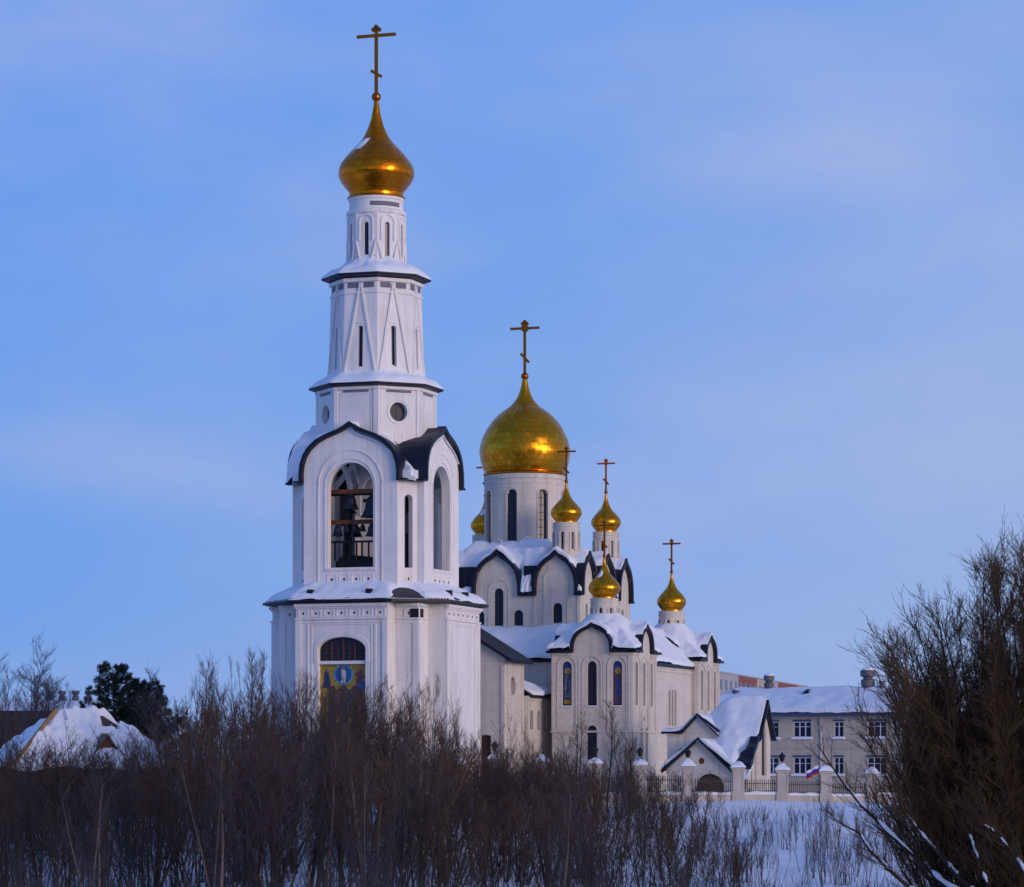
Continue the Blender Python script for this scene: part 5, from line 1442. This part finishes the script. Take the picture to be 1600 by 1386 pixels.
# ---- single trees
def tree(px, py, Yd, label, stems, nb, bark='bark', tw='twig', lean=.2, ang=.6, bl=.3, up=.1, t0=.3, name='bare_tree', nt_=9, nf=3, r0=.12, group=None, seed=0, cat='bare tree', twl=.9):
    x = (px - 800) * Yd / F; zg = gz(x, Yd) - .2; H = (HZ - py) * Yd / F - zg; rg = random.Random(seed + int(px) * 7)
    return plant(name, label, cat, (x, Yd, zg), lambda T, C_: broom(T, C_, rg, (0, 0, 0), H, stems, lean, r0, nb, nt_, nf, t0=t0, ang=ang, bl=bl, up=up, tw=twl), bark, tw, group)
tree(46, 1016, 285, 'round pale frosted tree rising above the roofs at the left edge', 4, 26, 'bark', 'frost', .34, .85, .30, -.02, .35, nt_=14, nf=4)
tree(-6, 1010, 280, 'frosted tree cut by the left edge of the picture', 2, 20, 'bark', 'frost', .2, .7, .25, .05, .4)
tree(82, 1060, 282, 'low frosted tree between the round pale tree and the flue pots', 3, 18, 'bark', 'frost', .3, .8, .3, 0, .3)
tree(240, 1030, 262, 'thin pale birch just right of the dark pine', 1, 26, 'birch', 'frost', .1, .6, .22, .1, .4, nt_=7)
tree(310, 1038, 246, 'tall bare tree with fine tips between the pine and the bell tower', 3, 18, 'bark', 'frost', .2, .5, .25, .1, .4)
tree(388, 1028, 240, 'bare twin-topped tree just left of the bell tower', 2, 20, 'bark', 'twig', .14, .4, .22, .2, .45)
tree(945, 1068, 237, 'slim dark sapling standing before the chapel with stained glass windows', 1, 20, 'bark', 'twig', .06, .62, .26, .12, .42, nt_=7, nf=2, r0=.14, cat='sapling', name='slim_tree')
tree(905, 1120, 236, 'low spreading bush left of the slim dark sapling', 3, 12, 'bark', 'twig', .34, .6, .3, .12, .3, name='bush', cat='bush', nt_=6, nf=2)
tree(985, 1130, 236, 'low spreading bush right of the slim dark sapling', 4, 12, 'bark', 'twig', .38, .6, .3, .12, .3, name='bush', cat='bush', nt_=6, nf=2, seed=3)
tree(120, 1142, 222, 'dark shrub in front of the snowy house roof', 3, 10, 'bark', 'twig', .3, .5, .3, .12, .3, name='bush', cat='bush', nt_=5, nf=2, seed=5)
for px, Yd, tp in ((399, 190, 1190), (413, 186, 1200), (424, 192, 1185), (482, 180, 1230), (596, 178, 1240)):
    tree(px, tp - 40, Yd, 'pale birch stem glimpsed in the lower thicket', 1, 14, 'birch', 'twig', .05, .45, .2, .15, .4, nt_=5, nf=2, r0=.1, group='birch stems in the lower thicket', name='birch', cat='birch')

# ---- two pines
def pine(px, py, Yd, wid, label, seed):
    x = (px - 800) * Yd / F; zg = gz(x, Yd) - .2; H = (HZ - py) * Yd / F - zg; rg = random.Random(seed)
    o = empty('pine_tree', (x, Yd, zg)); tag(o, label, 'pine tree')
    T = Twigs(); T.add(line(rg, (0, 0, 0), (0, 0, 1), H * .97, 8, .2, .03), tap(.2, .03, 8)); C_ = Twigs(); N_ = Twigs()
    for k in range(60):
        t = .42 + .57 * k / 59; a = k * 2.4 + rg.uniform(-.3, .3); L = wid * (1.06 - t) ** .75 * rg.uniform(.7, 1.15) + .15
        br = line(rg, (0, 0, H * t), nrm((math.cos(a), math.sin(a), .25)), L, 5, .09, .06); T.add(br, tap(.05, .015, 5))
        for q in range(int(5 + L * 5)):
            p, d_ = lerp(br, .3 + .7 * rg.random()); e_ = side(rg, d_, .7); l2 = rg.uniform(.2, .5)
            tp = (p[0] + e_[0] * l2, p[1] + e_[1] * l2, p[2] + e_[2] * l2 + .15)
            for f in range(34):
                th, ph = rg.uniform(0, 6.28), rg.uniform(-.5, 1.4); l3 = rg.uniform(.12, .26)
                dd = (math.cos(th) * math.cos(ph), math.sin(th) * math.cos(ph), math.sin(ph))
                o0 = tuple(tp[i] + rg.uniform(-.12, .12) for i in range(3)); N_.add([o0, tuple(o0[i] + dd[i] * l3 for i in range(3))], [.016, .006])
    T.build('trunk', 'bark', o, 5); N_.build('crown', 'needle', o)
pine(181, 1047, 262, 5.0, 'dark green pine, taller of the two, behind the snowy house', 3)
pine(230, 1074, 264, 5.0, 'dark green pine, shorter of the two, between the taller pine and a pale birch', 4)

# ---- big willow at the right edge
WY = 86.0
def willow():
    rg = random.Random(77); o = empty('willow', at(1600, 1440, WY))
    tag(o, 'huge leafless brown willow with upright brushy branches filling the right edge', 'willow')
    L0 = o.location; T, C_, S = Twigs(), Twigs(), MB()
    edge = [(1372, 1035), (1385, 1002), (1420, 975), (1460, 955), (1492, 922), (1530, 882), (1568, 866), (1610, 850), (1660, 858), (1720, 888)]
    tg = []
    for k in range(128):
        f = rg.random() ** .9; q = f * (len(edge) - 1); i = min(int(q), len(edge) - 2); g2 = q - i
        ex, ey = edge[i][0] + (edge[i + 1][0] - edge[i][0]) * g2, edge[i][1] + (edge[i + 1][1] - edge[i][1]) * g2
        back = 1 - rg.random() ** 1.6 * .62
        bx, by = 1612, 1420
        tg.append((bx + (ex - bx) * back + 12, by + (ey - by) * back + 8))
    for k, (px, py) in enumerate(tg):
        Yd = WY + rg.uniform(-3.5, 4); e_ = at(px, py, Yd) - L0; b0 = Vector((rg.uniform(-.9, 1.4), rg.uniform(-.8, .8), -.6 - .4 * rg.random()))
        m1 = b0.lerp(e_, .35) + Vector((e_.x * .10, 0, -.05 * e_.z)); m2 = b0.lerp(e_, .7) + Vector((e_.x * .08, 0, -.03 * e_.z))
        pts = [tuple(b0), tuple(b0.lerp(m1, .5) + Vector((e_.x * .03, 0, 0))), tuple(m1), tuple(m1.lerp(m2, .5)), tuple(m2), tuple(m2.lerp(e_, .5)), tuple(e_)]
        pts = [pts[0]] + [tuple(c + rg.uniform(-.07, .07) for c in p) for p in pts[1:]]
        rr = rg.uniform(.035, .085); T.add(pts, tap(rr, .012, 7)); H = e_.length
        for b in range(19):
            t = .22 + .78 * ((b + rg.random()) / 19) ** .8; p, d_ = lerp(pts, t); L = rg.uniform(.5, 1.5) * (1.25 - .55 * t)
            br = line(rg, p, side(rg, d_, rg.uniform(.25, .8)), L, 4, .09, .16); C_.add(br, tap(.014, .007, 4))
            for q in range(12):
                p2, d2 = lerp(br, .1 + .9 * rg.random()); tl = rg.uniform(.25, .7)
                t2 = line(rg, p2, side(rg, d2, rg.uniform(.3, .8)), tl, 3, .08, .18); C_.add(t2, tap(.0066, .004, 3))
                for f in range(2):
                    p3, d3 = lerp(t2, rg.uniform(.2, 1)); C_.add(line(rg, p3, side(rg, d3, .45), tl * .5, 2, .12, .1), [.0055, .0042])
    # low limbs sprawling to the left, loaded with snow
    low = [[(1590, 1440), (1480, 1385), (1440, 1350), (1392, 1304), (1345, 1258), (1318, 1225), (1277, 1163)], [(1600, 1445), (1530, 1400), (1500, 1372), (1465, 1332), (1440, 1305), (1425, 1285), (1405, 1262)],
           [(1610, 1440), (1575, 1420), (1545, 1388), (1530, 1350), (1518, 1315), (1508, 1292), (1498, 1268)], [(1640, 1440), (1620, 1400), (1600, 1360), (1580, 1330), (1562, 1310), (1550, 1298), (1535, 1290)],
           [(1560, 1450), (1480, 1420), (1430, 1395), (1390, 1360), (1360, 1330), (1340, 1300), (1310, 1285)]]
    for li, l in enumerate(low):
        pts = [tuple(at(x, y, WY - 1.5 - .5 * li) - L0) for x, y in l]; T.add(pts, tap(.085, .015, 7))
        for b in range(26):
            p, d_ = lerp(pts, .3 + .7 * rg.random()); br = line(rg, p, side(rg, d_, .7), rg.uniform(.3, 1.2), 4, .16, .12); C_.add(br, tap(.012, .006, 4))
            for q in range(5):
                p2, d2 = lerp(br, rg.random()); C_.add(line(rg, p2, side(rg, d2, .5), rg.uniform(.2, .5), 3, .15, .12), tap(.006, .0042, 3))
        t = .10
        while t < .8:
            t1 = t + rg.uniform(.06, .22); ww = [.008] + [rg.uniform(.03, .085) * (1.1 - t) for _ in range(6)] + [.008]
            ps = [Vector(lerp(pts, min(.97, t + (t1 - t) * f / 7))[0]) + Vector((rg.uniform(-.01, .01), -.03, .055)) for f in range(8)]; S.tube(ps, ww, 7); t = t1 + rg.uniform(.03, .12)
    # matted undergrowth left of the main stems
    for k in range(110):
        px, py = rg.uniform(1345, 1500), rg.uniform(1060, 1290)
        if py < 1110 and px < 1385: px += 60
        e_ = at(px, py, WY + rg.uniform(-2, 2)) - L0; b0 = Vector((rg.uniform(-2.2, .4), rg.uniform(-.5, .5), -.7)); mid = b0.lerp(e_, .55) + Vector((-.1, 0, -.25))
        pts = [tuple(b0), tuple(b0.lerp(mid, .5)), tuple(mid), tuple(mid.lerp(e_, .5)), tuple(e_)]; T.add(pts, tap(.03, .008, 5))
        for b in range(16):
            p, d_ = lerp(pts, .4 + .6 * rg.random()); br = line(rg, p, side(rg, d_, .6), rg.uniform(.25, .9), 4, .12, .15); C_.add(br, tap(.009, .005, 4))
            for q in range(6):
                p2, d2 = lerp(br, rg.random()); C_.add(line(rg, p2, side(rg, d2, .6), rg.uniform(.15, .45), 3, .1, .15), tap(.0055, .004, 3))
    T.build('trunk', 'bark', o, 5); C_.build('crown', 'willow', o); islands(S, 'branch_snow', 'snow', o, 70)
willow()

# ---- far wood on the opposite bank behind the viewer (seen mirrored in the gilded domes)
m = MB(); rg = random.Random(5)
for k in range(620):
    x = rg.uniform(-420, 520); y = -rg.uniform(35, 190) - abs(x) * .1; hgt = rg.uniform(9, 19); w = rg.uniform(2, 4.2)
    pr = [(.3, -2), (.35, 1.5), (w * .8, 2.0), (w, 3.5), (w * .75, hgt * .5), (w * .4, hgt * .78), (.05, hgt)]
    n = 7; vs = []
    for r_, z in pr:
        for i in range(n):
            a = 2 * PI * i / n; q = r_ * rg.uniform(.7, 1.25); vs.append((x + q * math.cos(a), y + q * math.sin(a), z - 1.7))
    m.add(vs, [(j * n + i, j * n + (i + 1) % n, (j + 1) * n + (i + 1) % n, (j + 1) * n + i) for j in range(len(pr) - 1) for i in range(n)])
rg = random.Random(6)
for k in range(760):                                   # unseen trees added at both sides to darken the dome reflections
    sgn = -1 if k % 2 else 1; y = rg.uniform(-35, 150 if sgn < 0 else 55); x = sgn * (abs(y) * .19 + 12 + rg.random() ** 1.3 * 150)
    hgt = rg.uniform(6, 12); w = rg.uniform(1.6, 3.0); z0 = gz(x, y) - .3; n = 7; vs = []
    for r_, z in [(.25, 0), (.3, 1.0), (w * .8, 1.3), (w, 2.4), (w * .75, hgt * .5), (w * .4, hgt * .78), (.05, hgt)]:
        for i in range(n):
            a = 2 * PI * i / n; q = r_ * rg.uniform(.7, 1.25); vs.append((x + q * math.cos(a), y + q * math.sin(a), z0 + z))
    m.add(vs, [(j * n + i, j * n + (i + 1) % n, (j + 1) * n + (i + 1) % n, (j + 1) * n + i) for j in range(6) for i in range(n)])
tag(m.build('far_and_added_wood', 'needle'), 'dark conifer wood on the opposite bank, with unseen trees added at both sides', 'wood', kind='stuff')

# ================================================================ SKY, SUN, CAMERA
SUN_AZ, SUN_EL = R(46), R(6.5)          # low glow behind the viewer's right shoulder
sd = Vector((math.sin(SUN_AZ) * math.cos(SUN_EL), -math.cos(SUN_AZ) * math.cos(SUN_EL), math.sin(SUN_EL)))
w = bpy.data.worlds.new('World'); scene.world = w; w.use_nodes = True
t = w.node_tree; N, L = t.nodes, t.links
bg = N['Background']
sky = N.new('ShaderNodeTexSky'); sky.sky_type = 'NISHITA'; sky.sun_disc = False
sky.sun_elevation = SUN_EL; sky.sun_rotation = math.atan2(sd.x, sd.y); sky.air_density = 1.0; sky.dust_density = 0.6; sky.ozone_density = 3.0
tc = N.new('ShaderNodeTexCoord')
mp = N.new('ShaderNodeMapping'); mp.inputs['Scale'].default_value = (7, 7, 17); mp.inputs['Rotation'].default_value = (0, R(14), 0); L.new(tc.outputs['Generated'], mp.inputs['Vector'])
c1 = noise_node(N, L, mp.outputs[0], 1.0, 7, .52)
mp2 = N.new('ShaderNodeMapping'); mp2.inputs['Scale'].default_value = (3, 3, 9); mp2.inputs['Location'].default_value = (3.3, 1, 2); L.new(tc.outputs['Generated'], mp2.inputs['Vector'])
c2 = noise_node(N, L, mp2.outputs[0], 1.0, 5, .5)
cl = mathn(N, L, 'MULTIPLY', ramp(N, L, c1, .38, .66), ramp(N, L, c2, .34, .60))
sxyz = N.new('ShaderNodeSeparateXYZ'); L.new(tc.outputs['Generated'], sxyz.inputs[0])
cr = N.new('ShaderNodeValToRGB'); L.new(sxyz.outputs[2], cr.inputs[0])
els = cr.color_ramp.elements
els[0].position = 0.0; els[0].color = (*SKY_LOW, 1); els[1].position = 1.0; els[1].color = (*SKY_ZEN, 1)
e_ = els.new(0.23); e_.color = (*SKY_MID, 1)
xr = ramp(N, L, sxyz.outputs[0], -0.17, 0.17)
skc = mix_col(N, L, 1.0, cr.outputs[0], mix_col(N, L, xr, SKY_LEFT, SKY_RIGHT), 'MULTIPLY')
dt = N.new('ShaderNodeVectorMath'); dt.operation = 'DOT_PRODUCT'; L.new(tc.outputs['Generated'], dt.inputs[0]); dt.inputs[1].default_value = sd
gl = mathn(N, L, 'MULTIPLY', mathn(N, L, 'POWER', ramp(N, L, dt.outputs['Value'], 0.0, 1.0), 1.7), mathn(N, L, 'POWER', 2.718, mathn(N, L, 'MULTIPLY', mathn(N, L, 'ABSOLUTE', sxyz.outputs[2]), -6.0)))
skc = mix_col(N, L, gl, skc, GLOW)
skc = mix_col(N, L, 0.12, skc, mix_col(N, L, 1.0, sky.outputs[0], (0.1, 0.1, 0.1), 'MULTIPLY'))
cloud = mix_col(N, L, 0.55, skc, CLOUD)
fin = mix_col(N, L, mathn(N, L, 'MULTIPLY', cl, CLOUD_AMT), skc, cloud)
fin = mix_col(N, L, 1.0, fin, (10.0, 10.0, 10.0), 'MULTIPLY')
L.new(fin, bg.inputs['Color']); bg.inputs['Strength'].default_value = SKY_STR

sl = bpy.data.lights.new('sun', 'SUN'); sl.energy = SUN_STR; sl.angle = R(26); sl.color = SUN_COL
so = bpy.data.objects.new('sun', sl); link(so); so.rotation_euler = sd.to_track_quat('Z', 'Y').to_euler()

cam = bpy.data.cameras.new('camera'); co = link(bpy.data.objects.new('camera', cam))
co.location = (0, 0, 0); co.rotation_euler = (R(90), 0, 0)
cam.sensor_fit = 'HORIZONTAL'; cam.sensor_width = 36; cam.lens = 36 * F / 1600
cam.shift_y = (HZ - 693) / 1600; cam.clip_start = 1; cam.clip_end = 20000
cam.dof.use_dof = True; cam.dof.focus_distance = 255; cam.dof.aperture_fstop = 4.0
scene.camera = co
vs_ = scene.view_settings; vs_.view_transform = 'Standard'; vs_.look = 'None'; vs_.exposure = EXPO; vs_.gamma = 1
scene.cycles.max_bounces = 6
